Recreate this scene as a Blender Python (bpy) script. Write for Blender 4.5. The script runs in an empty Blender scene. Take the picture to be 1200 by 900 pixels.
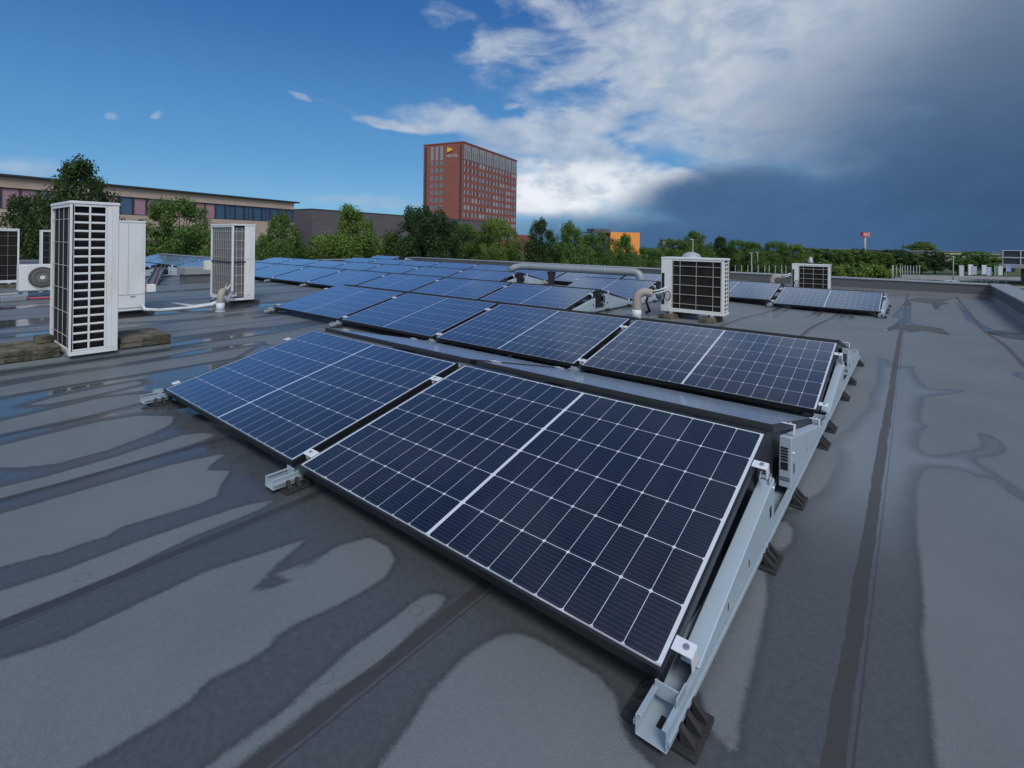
import bpy, bmesh, math, random
import numpy as np
from mathutils import Vector, Matrix
R = math.radians
sc = bpy.context.scene
COL = sc.collection
# ------------------------------------------------------------------ camera
F_PX, CX, CY, ROLL, YAW = 589.065, 591.13, 282.28, 0.013349, 0.683952      # in pixels of a 1200 x 900 frame
CAM = Vector((0.46269, -1.19798, 1.14744))
RT = Vector((math.cos(YAW), math.sin(YAW), 0)); FW = Vector((-math.sin(YAW), math.cos(YAW), 0)); UP = Vector((0, 0, 1))
cam = bpy.data.cameras.new('camera'); camo = bpy.data.objects.new('camera', cam); COL.objects.link(camo)
r2 = RT*math.cos(ROLL) + UP*math.sin(ROLL); u2 = -RT*math.sin(ROLL) + UP*math.cos(ROLL)
M = Matrix((r2, u2, -FW)).transposed().to_4x4(); M.translation = CAM
camo.matrix_world = M
cam.sensor_width = 36; cam.lens = 36*F_PX/1200
cam.shift_x = (600-CX)/1200; cam.shift_y = (CY-450)/1200
cam.clip_start = 0.05; cam.clip_end = 5000
sc.camera = camo
sc.render.resolution_x = 1024; sc.render.resolution_y = 768
# ------------------------------------------------------------------ light and exposure
SUN_EL, SUN_DIR = R(48), Vector((0.80, -0.55, 0))
sc.view_settings.view_transform = 'Standard'; sc.view_settings.look = 'None'
sc.view_settings.exposure = 0.17; sc.view_settings.gamma = 1
sc.view_settings.use_curve_mapping = False
sc.cycles.max_bounces = 6; sc.cycles.diffuse_bounces = 3; sc.cycles.glossy_bounces = 4; sc.cycles.transparent_max_bounces = 6
sd = SUN_DIR.normalized()*math.cos(SUN_EL) + UP*math.sin(SUN_EL)
sun = bpy.data.lights.new('sun', 'SUN'); sun.energy = 2.0; sun.angle = R(22); sun.color = (1.0, 0.98, 0.95)
suno = bpy.data.objects.new('sun', sun); COL.objects.link(suno)
suno.rotation_euler = (-sd).to_track_quat('-Z', 'Y').to_euler()
SKY_GAIN = (.46, .72, .90)
CL_HI, CL_LO, CL_TOP, CL_MID = (5.0, 5.5, 6.2), (3.1, 3.9, 5.1), (7.4, 7.8, 8.3), (4.4, 5.1, 6.0)
ST_LO, ST_HI = (.50, 1.12, 2.3), (1.7, 2.3, 3.3)
ROOF_DRY_A, ROOF_DRY_B, ROOF_DRY_C = (.109,.120,.126), (.136,.149,.155), (.160,.173,.177)
ROOF_WET_A, ROOF_WET_B = (.049,.053,.057), (.066,.071,.076)
world = bpy.data.worlds.new('World'); sc.world = world; world.use_nodes = True
WT = world.node_tree; WT.nodes.clear()

class NT:                                    # tiny helper for node graphs
    def __init__(s, t): s.t = t
    def new(s, ty, **kw):
        n = s.t.nodes.new(ty)
        for k, v in kw.items(): setattr(n, k, v)
        return n
    def put(s, sock, v):
        if v is None: return
        if isinstance(v, bpy.types.NodeSocket): s.t.links.new(v, sock)
        else: sock.default_value = v
    def m(s, op, a, b=None, c=None, clamp=False):
        n = s.new('ShaderNodeMath', operation=op, use_clamp=clamp)
        for i, v in enumerate((a, b, c)): s.put(n.inputs[i], v)
        return n.outputs[0]
    def mix(s, f, a, b, blend='MIX'):
        n = s.new('ShaderNodeMix', data_type='RGBA', blend_type=blend)
        s.put(n.inputs[0], f)
        for i, v in ((6, a), (7, b)):
            if isinstance(v, tuple) and len(v) == 3: v = v + (1,)
            s.put(n.inputs[i], v)
        return n.outputs[2]
    def ss(s, x, a, b, o0=0., o1=1.):
        n = s.new('ShaderNodeMapRange', interpolation_type='SMOOTHSTEP', clamp=True)
        s.put(n.inputs[0], x); s.put(n.inputs[1], a); s.put(n.inputs[2], b); s.put(n.inputs[3], o0); s.put(n.inputs[4], o1)
        return n.outputs[0]
    def noise(s, vec, scale, detail=4., rough=.55, dist=0., color=False):
        n = s.new('ShaderNodeTexNoise'); s.put(n.inputs['Vector'], vec)
        n.inputs['Scale'].default_value = scale; n.inputs['Detail'].default_value = detail
        n.inputs['Roughness'].default_value = rough; n.inputs['Distortion'].default_value = dist
        return n.outputs['Color' if color else 'Fac']
    def xyz(s, x, y, z):
        n = s.new('ShaderNodeCombineXYZ')
        for i, v in enumerate((x, y, z)): s.put(n.inputs[i], v)
        return n.outputs[0]
    def sep(s, v):
        n = s.new('ShaderNodeSeparateXYZ'); s.put(n.inputs[0], v); return n.outputs
    def scalev(s, v, sx):
        n = s.new('ShaderNodeVectorMath', operation='MULTIPLY'); s.put(n.inputs[0], v); n.inputs[1].default_value = sx; return n.outputs[0]

# sky: a daylight sky with broken white cloud, and a rain cloud low to the north-east (the photo's right)
k = NT(WT)
tc = k.new('ShaderNodeTexCoord').outputs['Generated']
nrm = k.new('ShaderNodeVectorMath', operation='NORMALIZE'); k.put(nrm.inputs[0], tc); D = nrm.outputs[0]
dx, dy, dz = k.sep(D)
a_ = k.m('ADD', k.m('MULTIPLY', dx, RT.x), k.m('MULTIPLY', dy, RT.y))
b_ = k.m('ADD', k.m('MULTIPLY', dx, FW.x), k.m('MULTIPLY', dy, FW.y))
AZ = k.m('MULTIPLY', k.m('ARCTAN2', a_, b_), 180/math.pi)
EL = k.m('MULTIPLY', k.m('ARCSINE', dz), 180/math.pi)
sky = k.new('ShaderNodeTexSky', sky_type='NISHITA'); sky.sun_disc = False
sky.sun_elevation = SUN_EL; sky.sun_rotation = math.atan2(sd.x, sd.y)
sky.air_density = 1.0; sky.dust_density = 0.3; sky.ozone_density = 3.0; sky.altitude = 50
def azel(px, py):
    az = math.atan((px-CX)/F_PX); el = math.atan((CY + ROLL*(px-CX) - py)/F_PX*math.cos(az))
    return math.degrees(az), math.degrees(el)
wv = k.xyz(k.m('MULTIPLY', AZ, .10), k.m('MULTIPLY', EL, .17), 3.7)
warp = k.noise(wv, .9, 3., .5, color=True); wr, wg, wb = k.sep(warp)
AZw = k.m('ADD', AZ, k.m('MULTIPLY', k.m('SUBTRACT', wr, .5), 14.))
ELw = k.m('ADD', EL, k.m('MULTIPLY', k.m('SUBTRACT', wg, .5), 6.))
fb = k.noise(k.xyz(k.m('MULTIPLY', AZ, .09), k.m('MULTIPLY', EL, .22), 1.3), 1.6, 9., .58, .35)
fb2 = k.noise(k.xyz(k.m('MULTIPLY', AZ, .10), k.m('MULTIPLY', EL, .16), 9.1), 2.4, 8., .6, .2)
fbc = k.m('SUBTRACT', fb, .5)
def lobe(px, py, spx, spy, rot=0., w=True):
    a0, e0 = azel(px, py); sa, se = spx*57.3/F_PX*.92, spy*57.3/F_PX*.95
    da = k.m('SUBTRACT', AZw if w else AZ, a0); de = k.m('SUBTRACT', ELw if w else EL, e0); c, s_ = math.cos(R(rot)), math.sin(R(rot))
    p = k.m('DIVIDE', k.m('ADD', k.m('MULTIPLY', da, c), k.m('MULTIPLY', de, s_)), sa)
    q = k.m('DIVIDE', k.m('SUBTRACT', k.m('MULTIPLY', de, c), k.m('MULTIPLY', da, s_)), se)
    return k.m('SUBTRACT', 1., k.m('ADD', k.m('MULTIPLY', p, p), k.m('MULTIPLY', q, q)))
def union(L):
    o = L[0]
    for x in L[1:]: o = k.m('SMOOTH_MAX', o, x, .3)
    return k.m('MAXIMUM', o, -1.5)
# thin, bright and grey cloud masses (azimuth and elevation of each mass in the real sky)
thin = union([lobe(740, 60, 210, 100, -14), lobe(625, 45, 95, 55, 20), lobe(900, -60, 330, 190, -8), lobe(690, 140, 100, 40, 0), lobe(850, 90, 170, 95, -10)])
dense = union([lobe(890, 95, 165, 95, -6), lobe(1000, 0, 240, 120, 4), lobe(800, 40, 130, 65, -6)])
streak = union([lobe(560, 152, 135, 17, -8), lobe(465, 146, 95, 8, -7), lobe(640, 175, 110, 24, -6)])
bright = union([lobe(695, 222, 115, 34, -5), lobe(640, 228, 60, 28, 0), lobe(790, 218, 65, 17, -4)])
small = union([lobe(12, 195, 36, 12), lobe(430, 243, 120, 8, -3), lobe(585, 120, 18, 6), lobe(145, 137, 9, 4), lobe(208, 139, 8, 4), lobe(338, 123, 8, 4), lobe(480, 252, 90, 7)])
m_thin = k.m('MULTIPLY', k.ss(k.m('ADD', thin, k.m('MULTIPLY', fbc, 5.2)), -.35, 1.5), .85)
m_dense = k.m('MULTIPLY', k.ss(k.m('ADD', dense, k.m('MULTIPLY', fbc, 2.8)), -.7, .9), .97)
m_streak = k.m('MULTIPLY', k.ss(k.m('ADD', streak, k.m('MULTIPLY', fbc, 2.8)), -.5, .9), .80)
m_bright = k.ss(k.m('ADD', bright, k.m('MULTIPLY', fbc, 2.6)), -.6, .8)
m_small = k.m('MULTIPLY', k.ss(k.m('ADD', small, k.m('MULTIPLY', fbc, 2.6)), -.2, 1.5), .55)
# the sky outside the photo: broken cloud overhead and behind
far = k.m('MAXIMUM', k.m('MULTIPLY', k.ss(k.m('ABSOLUTE', AZ), 62., 95.), 1.), k.m('MULTIPLY', k.ss(EL, 34., 60.), k.ss(AZ, -55., 10., .25, 1.)))
over = k.ss(k.m('ADD', fb, k.m('MULTIPLY', far, .12)), .5, .68)
m_over = k.m('MULTIPLY', over, far)
cloud = k.m('MAXIMUM', k.m('MAXIMUM', k.m('MAXIMUM', m_thin, m_dense), k.m('MAXIMUM', m_streak, m_bright)), k.m('MAXIMUM', m_small, m_over))
# rain cloud
storm = union([lobe(1050, 250, 300, 56, 6, False), lobe(1420, 150, 300, 165, 0, False), lobe(1180, 190, 140, 70, 10), lobe(855, 232, 110, 36, 4, False), lobe(1000, 290, 420, 40, 0, False)])
m_storm = k.ss(k.m('ADD', storm, k.m('MULTIPLY', k.m('SUBTRACT', fb2, .5), 1.0)), -.8, .8)
hz = k.ss(EL, 0., 16.)
blue = k.mix(1., sky.outputs[0], SKY_GAIN, 'MULTIPLY')
grad = k.mix(k.ss(EL, 0., 11.), (1.55, 3.5, 5.9), (.72, 2.4, 5.0)); grad = k.mix(k.ss(EL, 9., 26.), grad, (.20, 1.12, 3.6))
blue = k.mix(.65, blue, grad)
c_lit = k.mix(k.ss(fb2, .3, .72), CL_LO, CL_HI)
c_lit = k.mix(k.m('MULTIPLY', k.ss(k.m('ABSOLUTE', AZ), 65., 100.), k.ss(fb, .3, .7)), c_lit, (8.5, 9.0, 9.8))
# the cloud greys over toward the rain
grey = k.ss(k.m('ADD', AZ, k.m('MULTIPLY', EL, .35)), 42., 55.)
c_lit = k.mix(k.m('MULTIPLY', k.m('MULTIPLY', grey, k.ss(AZ, 75., 50.)), .85), c_lit, (1.35, 1.95, 3.1))
c_lit = k.mix(k.ss(bright, -.2, .9), c_lit, k.mix(k.ss(fb2, .28, .6), CL_MID, CL_TOP))
c_storm = k.mix(k.ss(EL, 3., 25.), ST_LO, ST_HI)
c_storm = k.mix(k.ss(AZ, 30., 47.), c_storm, k.mix(1., c_storm, (.74, .76, .78), 'MULTIPLY'))
c_storm = k.mix(k.m('MULTIPLY', k.ss(fb2, .35, .7), .22), c_storm, k.mix(1., c_storm, (1.5, 1.45, 1.4), 'MULTIPLY'))
skyc = k.mix(cloud, blue, c_lit)
skyc = k.mix(m_storm, skyc, c_storm)
bg = k.new('ShaderNodeBackground'); bg.inputs['Strength'].default_value = 0.1
k.put(bg.inputs['Color'], skyc)
k.t.links.new(bg.outputs[0], k.new('ShaderNodeOutputWorld').inputs[0])
# ------------------------------------------------------------------ helpers
def mat(name, col=(.5,.5,.5), rough=.5, metal=0., spec=.5, coat=0., coat_rough=.05):
    m = bpy.data.materials.new(name); m.use_nodes = True
    b = m.node_tree.nodes['Principled BSDF']
    b.inputs['Base Color'].default_value = (*col, 1); b.inputs['Roughness'].default_value = rough
    b.inputs['Metallic'].default_value = metal; b.inputs['Specular IOR Level'].default_value = spec
    b.inputs['Coat Weight'].default_value = coat; b.inputs['Coat Roughness'].default_value = coat_rough
    return m
def worn(m, amount=.25, scale=6., stretch=(1,1,1), dark=(.25,.22,.18), rough_var=.15, bump=0., bscale=60., lo=.5, hi=.8):
    """dirt, streaks and uneven gloss over a plain material"""
    t = NT(m.node_tree); b = m.node_tree.nodes['Principled BSDF']; base = tuple(b.inputs['Base Color'].default_value)
    co = t.new('ShaderNodeTexCoord').outputs['Object']
    n = t.noise(t.scalev(co, stretch), scale, 6., .62)
    f = t.m('MULTIPLY', t.ss(n, lo, hi), amount)
    t.put(b.inputs['Base Color'], t.mix(f, base, tuple(base[i]*dark[i]*1.6 for i in range(3))))
    r = b.inputs['Roughness'].default_value
    t.put(b.inputs['Roughness'], t.m('ADD', r-rough_var*.5, t.m('MULTIPLY', n, rough_var), clamp=True))
    if bump:
        bn = t.new('ShaderNodeBump'); bn.inputs['Strength'].default_value = bump; bn.inputs['Distance'].default_value = .004
        t.put(bn.inputs['Height'], t.noise(co, bscale, 3., .6)); t.put(b.inputs['Normal'], bn.outputs[0])
    return m
class MB:
    """collects polygons; build() links them as one mesh object"""
    def __init__(s): s.v = []; s.f = []; s.mi = []; s.cur = 0; s.smooth = []; s.sm = False
    def face(s, pts):
        i = len(s.v); s.v += [tuple(p) for p in pts]; s.f.append(tuple(range(i, i+len(pts)))); s.mi.append(s.cur); s.smooth.append(s.sm); return s
    def box(s, x0, x1, y0, y1, z0, z1, T=None):
        P = [Vector((x, y, z)) for z in (z0, z1) for y in (y0, y1) for x in (x0, x1)]
        if T is not None: P = [T @ p for p in P]
        i = len(s.v); s.v += [tuple(p) for p in P]
        for f in ((0,2,3,1),(4,5,7,6),(0,1,5,4),(2,6,7,3),(0,4,6,2),(1,3,7,5)):
            s.f.append(tuple(i+j for j in f)); s.mi.append(s.cur); s.smooth.append(False)
        return s
    def prism(s, poly, a, b, axis='X', T=None):
        """polygon in the two other axes, extruded from a to b along axis"""
        def mk(t, p):
            v = Vector((t, p[0], p[1])) if axis == 'X' else Vector((p[0], t, p[1])) if axis == 'Y' else Vector((p[0], p[1], t))
            return T @ v if T is not None else v
        n = len(poly); i = len(s.v)
        s.v += [tuple(mk(a, p)) for p in poly] + [tuple(mk(b, p)) for p in poly]
        s.f.append(tuple(i+j for j in range(n))[::-1]); s.f.append(tuple(i+n+j for j in range(n)))
        for j in range(n): s.f.append((i+j, i+(j+1) % n, i+n+(j+1) % n, i+n+j))
        s.mi += [s.cur]*(n+2); s.smooth += [False]*(n+2); return s
    def tube(s, path, r, n=14, caps=True, rib=0.):
        P = [Vector(p) for p in path]; rings = []
        up = Vector((0,0,1)); prev = None
        for i, p in enumerate(P):
            d = (P[min(i+1, len(P)-1)] - P[max(i-1, 0)]).normalized()
            if prev is None:
                a = d.cross(up) if abs(d.z) < .95 else d.cross(Vector((0,1,0)))
            else: a = prev - d*prev.dot(d)
            a.normalize(); prev = a; b = d.cross(a)
            rr = r[i] if isinstance(r, (list, tuple)) else r
            if rib: rr *= 1 + rib*(1 if i % 2 else -1)
            rings.append([p + a*math.cos(2*math.pi*j/n)*rr + b*math.sin(2*math.pi*j/n)*rr for j in range(n)])
        i0 = len(s.v)
        for rg in rings: s.v += [tuple(q) for q in rg]
        for i in range(len(P)-1):
            for j in range(n):
                s.f.append((i0+i*n+j, i0+i*n+(j+1) % n, i0+(i+1)*n+(j+1) % n, i0+(i+1)*n+j)); s.mi.append(s.cur); s.smooth.append(True)
        if caps:
            s.f.append(tuple(i0+j for j in range(n))[::-1]); s.f.append(tuple(i0+(len(P)-1)*n+j for j in range(n)))
            s.mi += [s.cur]*2; s.smooth += [False]*2
        return s
    def cyl(s, c, r, h, n=20): return s.tube([c, (c[0], c[1], c[2]+h)], r, n)
    def build(s, name, mats, parent=None, bevel=0., seg=1, fix=True):
        me = bpy.data.meshes.new(name); me.from_pydata(s.v, [], s.f)
        for m in (mats if isinstance(mats, (list, tuple)) else [mats]): me.materials.append(m)
        me.polygons.foreach_set('material_index', s.mi); me.polygons.foreach_set('use_smooth', s.smooth)
        if fix or bevel:
            bm = bmesh.new(); bm.from_mesh(me)
            if bevel:
                bmesh.ops.bevel(bm, geom=[e for e in bm.edges if e.is_manifold and e.calc_face_angle(0) > .6], offset=bevel, segments=seg, affect='EDGES', clamp_overlap=True)
            bmesh.ops.recalc_face_normals(bm, faces=bm.faces); bm.to_mesh(me); bm.free()
        me.update()
        o = bpy.data.objects.new(name, me); COL.objects.link(o)
        if parent: o.parent = parent
        return o
def tag(o, label=None, cat=None, group=None, kind=None):
    for a, v in (('label', label), ('category', cat), ('group', group), ('kind', kind)):
        if v: o[a] = v
    return o
def thing(name, label, cat, loc=(0,0,0), rz=0., group=None):
    o = bpy.data.objects.new(name, None); COL.objects.link(o); o.location = loc; o.rotation_euler = (0,0,rz); o.empty_display_size = .1
    return tag(o, label, cat, group)
def kids(o): return [c for c in o.children]
def dup(o, loc=None, rz=None, label=None, group=None, parent=None):
    c = o.copy(); COL.objects.link(c)
    if parent: c.parent = parent
    if loc is not None: c.location = loc
    if rz is not None: c.rotation_euler = (0,0,rz)
    for q in ('label', 'group'):
        v = label if q == 'label' else group
        if v: c[q] = v
    for ch in kids(o): dup(ch, parent=c)
    return c
def struct(o): o['kind'] = 'structure'; return o
def smooth01(t): t = np.clip(t, 0, 1); return t*t*(3-2*t)
def drop(x, y): return .14*smooth01((np.asarray(y)-6.5)/3.5)*smooth01((np.asarray(x)+5)/4.5)      # the roof falls to the far corner
def at(px, d, z=0.):
    p = CAM + FW*d + RT*((px-CX)/F_PX*d); return Vector((p.x, p.y, z))
def zz(px, py, d): return CAM.z + (CY + ROLL*(px-CX) - py)*d/F_PX
GZ = -5.0                                                            # street level below the roof
def vnoise(x, y, seed=0):
    xi = np.floor(x).astype(np.int64); yi = np.floor(y).astype(np.int64); fx = x-xi; fy = y-yi
    fx = fx*fx*(3-2*fx); fy = fy*fy*(3-2*fy)
    def h(a, b):
        n = (a*374761393 + b*668265263 + seed*974711) & 0x7fffffff; n = ((n ^ (n >> 13))*1274126177) & 0x7fffffff
        return ((n ^ (n >> 16)) & 0xffff)/65535.
    return (h(xi,yi)*(1-fx)+h(xi+1,yi)*fx)*(1-fy) + (h(xi,yi+1)*(1-fx)+h(xi+1,yi+1)*fx)*fy
def fbm(x, y, seed=0, o=4): return sum(vnoise(x*2**i, y*2**i, seed+i)*.5**(i+1) for i in range(o))/(1-.5**o)
DRY=[[[-1.476, -1.164], [-1.435, -0.997], [-1.396, -0.871], [-1.402, -0.702], [-1.408, -0.498], [-1.363, -0.344], [-1.328, -0.184], [-1.267, -0.309], [-1.191, -0.449], [-1.155, -0.398], [-1.144, -0.338], [-1.187, -0.194], [-1.211, -0.353], [-1.14, -0.33], [-1.171, -0.229], [-1.199, -0.144], [-1.148, -0.018], [-1.039, -0.008], [-0.97, -0.037], [-0.926, -0.12], [-0.923, -0.235], [-0.928, -0.313], [-0.954, -0.411], [-0.952, -0.481], [-0.926, -0.518], [-0.931, -0.548], [-0.926, -0.562], [-0.944, -0.668], [-0.915, -0.715], [-0.914, -0.791], [-0.918, -0.864], [-0.926, -0.924], [-0.919, -0.978], [-0.949, -1.171]], [[-0.745, -0.089], [-0.724, -0.059], [-0.693, -0.057], [-0.673, -0.089], [-0.666, -0.161], [-0.666, -0.205], [-0.647, -0.284], [-0.643, -0.354], [-0.66, -0.414], [-0.67, -0.529], [-0.668, -0.602], [-0.672, -0.665], [-0.662, -0.785], [-0.706, -0.822], [-0.714, -0.709], [-0.712, -0.647], [-0.709, -0.581], [-0.725, -0.513], [-0.732, -0.452], [-0.747, -0.355], [-0.744, -0.227], [-0.754, -0.141]], [[-0.403, -0.622], [-0.427, -0.516], [-0.438, -0.469], [-0.456, -0.387], [-0.474, -0.333], [-0.476, -0.293], [-0.48, -0.205], [-0.471, -0.122], [-0.457, -0.063], [-0.436, -0.036], [-0.391, -0.014], [-0.317, -0.005], [-0.243, -0.005], [-0.176, -0.001], [-0.107, -0.025], [-0.059, -0.091], [-0.026, -0.116], [0.027, -0.128], [0.067, -0.148], [0.117, -0.188]], [[-1.85, -1.159], [-1.806, -0.96], [-1.781, -0.815], [-1.787, -0.603], [-1.771, -0.389], [-1.748, -0.222], [-1.689, -0.103], [-1.668, -0.204], [-1.669, -0.448], [-1.654, -0.579], [-1.634, -0.679], [-1.627, -0.808], [-1.635, -0.977], [-1.639, -1.162]], [[-2.446, -1.071], [-2.43, -0.898], [-2.423, -0.699], [-2.419, -0.501], [-2.418, -0.291], [-2.362, -0.051], [-2.262, -0.172], [-2.218, -0.196], [-2.135, -0.125], [-2.039, -0.2], [-1.925, -0.271], [-1.913, -0.344], [-1.949, -0.612], [-1.917, -0.66], [-1.934, -0.745], [-1.925, -0.804], [-1.941, -0.832], [-1.971, -0.944], [-1.983, -1.099]], [[-2.746, -1.059], [-2.735, -0.867], [-2.714, -0.727], [-2.73, -0.481], [-2.769, -0.284], [-2.807, -0.117], [-2.749, -0.014], [-2.671, 0.002], [-2.64, -0.054], [-2.628, -0.123], [-2.591, -0.425], [-2.585, -0.672], [-2.606, -0.88], [-2.612, -1.065]], [[-3.35, -1.035], [-3.366, -0.804], [-3.392, -0.628], [-3.418, -0.381], [-3.367, -0.176], [-3.188, -0.029], [-3.041, -0.098], [-2.962, -0.21], [-2.873, -0.449], [-2.867, -0.665], [-2.939, -0.78], [-3.015, -0.839], [-3.022, -1.048]], [[-3.858, -1.015], [-3.87, -0.754], [-3.918, -0.511], [-3.976, -0.265], [-3.891, -0.024], [-3.661, -0.079], [-3.605, -0.396], [-3.6, -0.598], [-3.591, -0.782], [-3.619, -1.024]], [[-4.152, -0.604], [-4.234, -0.462], [-4.274, -0.204], [-4.289, 0.068], [-4.168, 0.056], [-4.096, -0.241], [-4.073, -0.487]], [[-4.812, -0.976], [-4.838, -0.657], [-4.909, -0.279], [-4.902, 0.31], [-4.925, 1.017], [-4.944, 1.282], [-4.475, 0.833], [-4.528, 0.706], [-4.496, 0.049], [-4.541, -0.316], [-4.492, -0.692], [-4.521, -0.988]], [[-5.258, -0.958], [-5.253, -0.616], [-5.225, 0.07], [-5.144, 0.554], [-5.108, 0.525], [-5.038, 0.029], [-5.078, -0.251], [-5.07, -0.634], [-5.101, -0.965]], [[-0.163, 3.056], [-0.084, 4.701], [0.085, 4.718], [0.208, 4.491], [0.227, 4.098], [0.2, 3.542], [0.228, 3.325], [0.195, 3.053], [0.162, 2.744], [0.116, 2.369], [0.074, 2.078], [0.013, 1.882]], [[0.045, 1.245], [0.098, 1.431], [0.134, 1.533], [0.151, 1.746], [0.153, 2.003], [0.13, 2.156], [0.076, 2.267], [-0.006, 2.008]], [[0.025, 0.876], [0.058, 0.926], [0.089, 0.931], [0.107, 1.009], [0.097, 1.106], [0.066, 1.16], [0.02, 1.12], [-0.009, 1.031]], [[-0.08, 0.365], [-0.081, 0.82], [0.07, 0.756], [0.095, 0.663], [0.109, 0.568], [0.129, 0.34], [0.142, 0.183], [0.151, 0.094], [0.158, 0.029], [0.143, 0.009], [0.115, 0.031], [0.091, 0.058]], [[0.496, 2.033], [0.479, 1.57], [0.496, 1.143], [0.502, 0.899], [0.497, 0.757], [0.505, 0.588], [0.511, 0.414], [0.518, 0.274], [0.528, 0.059], [1.015, 0.488], [1.578, 2.235], [0.945, 1.929], [0.857, 2.034], [0.763, 2.276], [0.728, 2.23], [0.683, 2.275], [0.634, 2.284], [0.555, 2.229], [0.52, 2.166]], [[0.203, 4.809], [0.174, 5.08], [0.199, 5.296], [0.263, 5.263], [0.313, 4.909], [0.343, 4.824], [0.398, 4.985], [0.476, 5.0], [0.482, 4.686], [0.528, 4.306], [0.567, 4.132], [0.67, 4.224], [0.817, 4.3], [0.729, 4.082], [0.542, 3.807], [0.52, 3.517], [0.511, 3.101], [0.55, 2.992], [0.509, 2.849], [0.496, 2.534], [0.533, 2.449], [0.579, 2.471], [0.667, 2.603], [0.757, 2.741], [0.779, 2.863], [0.768, 3.029], [0.792, 3.097], [0.838, 3.068], [0.876, 2.969], [0.888, 2.835], [0.851, 2.707], [0.81, 2.634], [0.744, 2.566], [0.735, 2.497], [0.774, 2.412], [0.818, 2.323], [0.876, 2.2], [0.985, 1.88], [1.722, 2.683], [12.497, 36.106], [2.034, 16.924], [0.979, 16.411], [0.283, 15.392], [-2.562, 13.723], [-2.88, 11.646], [-5.967, 10.57], [-8.332, 9.952], [-6.2, 6.169], [-2.78, 5.242], [-0.208, 6.01], [0.009, 4.832], [0.208, 4.491]]]
WET=[[[0.117, 7.522], [0.196, 8.578], [0.274, 10.163], [0.144, 10.395], [0.212, 11.681], [0.325, 14.183], [0.428, 13.684], [0.436, 11.061], [0.426, 9.8], [0.645, 9.3], [0.823, 9.143], [0.867, 7.848], [0.737, 7.936], [0.58, 8.297], [0.412, 7.604], [0.331, 8.322], [0.201, 7.538]], [[1.222, 15.101], [1.257, 14.237], [1.294, 11.901], [1.357, 10.708], [1.435, 9.74], [1.74, 9.476], [1.875, 9.013], [1.708, 7.801], [1.593, 8.24], [1.438, 8.338], [1.314, 8.889], [1.264, 10.156], [1.191, 10.712], [1.211, 12.67]], [[0.773, 13.748], [0.962, 14.403], [1.14, 14.119], [0.933, 13.472], [0.87, 12.563], [0.925, 12.165], [0.794, 12.258]], [[1.152, 5.242], [1.216, 5.432], [1.308, 5.382], [1.362, 5.284], [1.32, 4.973], [1.213, 5.037], [1.181, 5.12]], [[-1.665, 8.837], [-1.678, 9.756], [-1.57, 10.855], [-1.58, 11.923], [-1.44, 10.092], [-1.3, 8.29], [-1.289, 7.59], [-1.452, 7.96]], [[-0.914, 7.453], [-1.014, 9.162], [-0.978, 10.669], [-0.869, 10.119], [-0.799, 8.336], [-0.781, 7.165]], [[-0.476, 7.825], [-0.594, 10.099], [-0.389, 10.002], [-0.32, 9.42], [-0.417, 8.847], [-0.358, 7.481]], [[0.298, 14.086], [0.623, 15.462], [1.277, 15.596], [0.754, 13.631]]]
# ------------------------------------------------------------------ materials
WHITE = worn(mat('painted_steel', (.64,.655,.655), .42), .6, 5., (1,1,.22), (.5,.47,.4), .2)
WHITE2 = worn(mat('ivory_steel', (.68,.68,.64), .45), .6, 5., (1,1,.22), (.5,.47,.4), .2)
GALV = worn(mat('galvanised_steel', (.37,.44,.49), .42, .35), .6, 14., (1,1,1), (.45,.46,.48), .3)
GALVD = worn(mat('galvanised_plate', (.39,.47,.53), .46, .25), .55, 11., (1,1,1), (.5,.5,.52), .3)
ALU = mat('aluminium', (.74,.76,.78), .38, .3)
STEEL = mat('bolt_steel', (.45,.44,.43), .35, .9)
BLACK = mat('black_frame', (.012,.013,.016), .38)
RUBBER = worn(mat('black_rubber', (.018,.018,.019), .75), .5, 30., (1,1,1), (2.2,2.1,2.0), .1, .5, 120.)
DARK = mat('dark_void', (.006,.006,.007), .8)
COIL = None
def make_coil():
    m = mat('coil_fins', (.022,.021,.021), .8, spec=.2); t = NT(m.node_tree); b = m.node_tree.nodes['Principled BSDF']
    co = t.new('ShaderNodeTexCoord').outputs['Object']; x, y, z = t.sep(co)
    s = t.m('SINE', t.m('MULTIPLY', z, 260.)); n = t.noise(co, 7., 4.)
    f = t.m('MULTIPLY', t.m('ADD', t.m('MULTIPLY', s, .35), t.m('ADD', n, -.1)), .8, clamp=True)
    t.put(b.inputs['Base Color'], t.mix(f, (.006,.0058,.0058), (.032,.030,.029)))
    return m
COIL = make_coil()
def make_coil_grey():
    m = mat('coil_fins_grey', (.2,.19,.18), .5, .3); t = NT(m.node_tree); b = m.node_tree.nodes['Principled BSDF']
    co = t.new('ShaderNodeTexCoord').outputs['Object']; n = t.noise(co, 5., 5.)
    t.put(b.inputs['Base Color'], t.mix(n, (.10,.094,.09), (.22,.21,.20))); return m
COILG = make_coil_grey()
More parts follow.
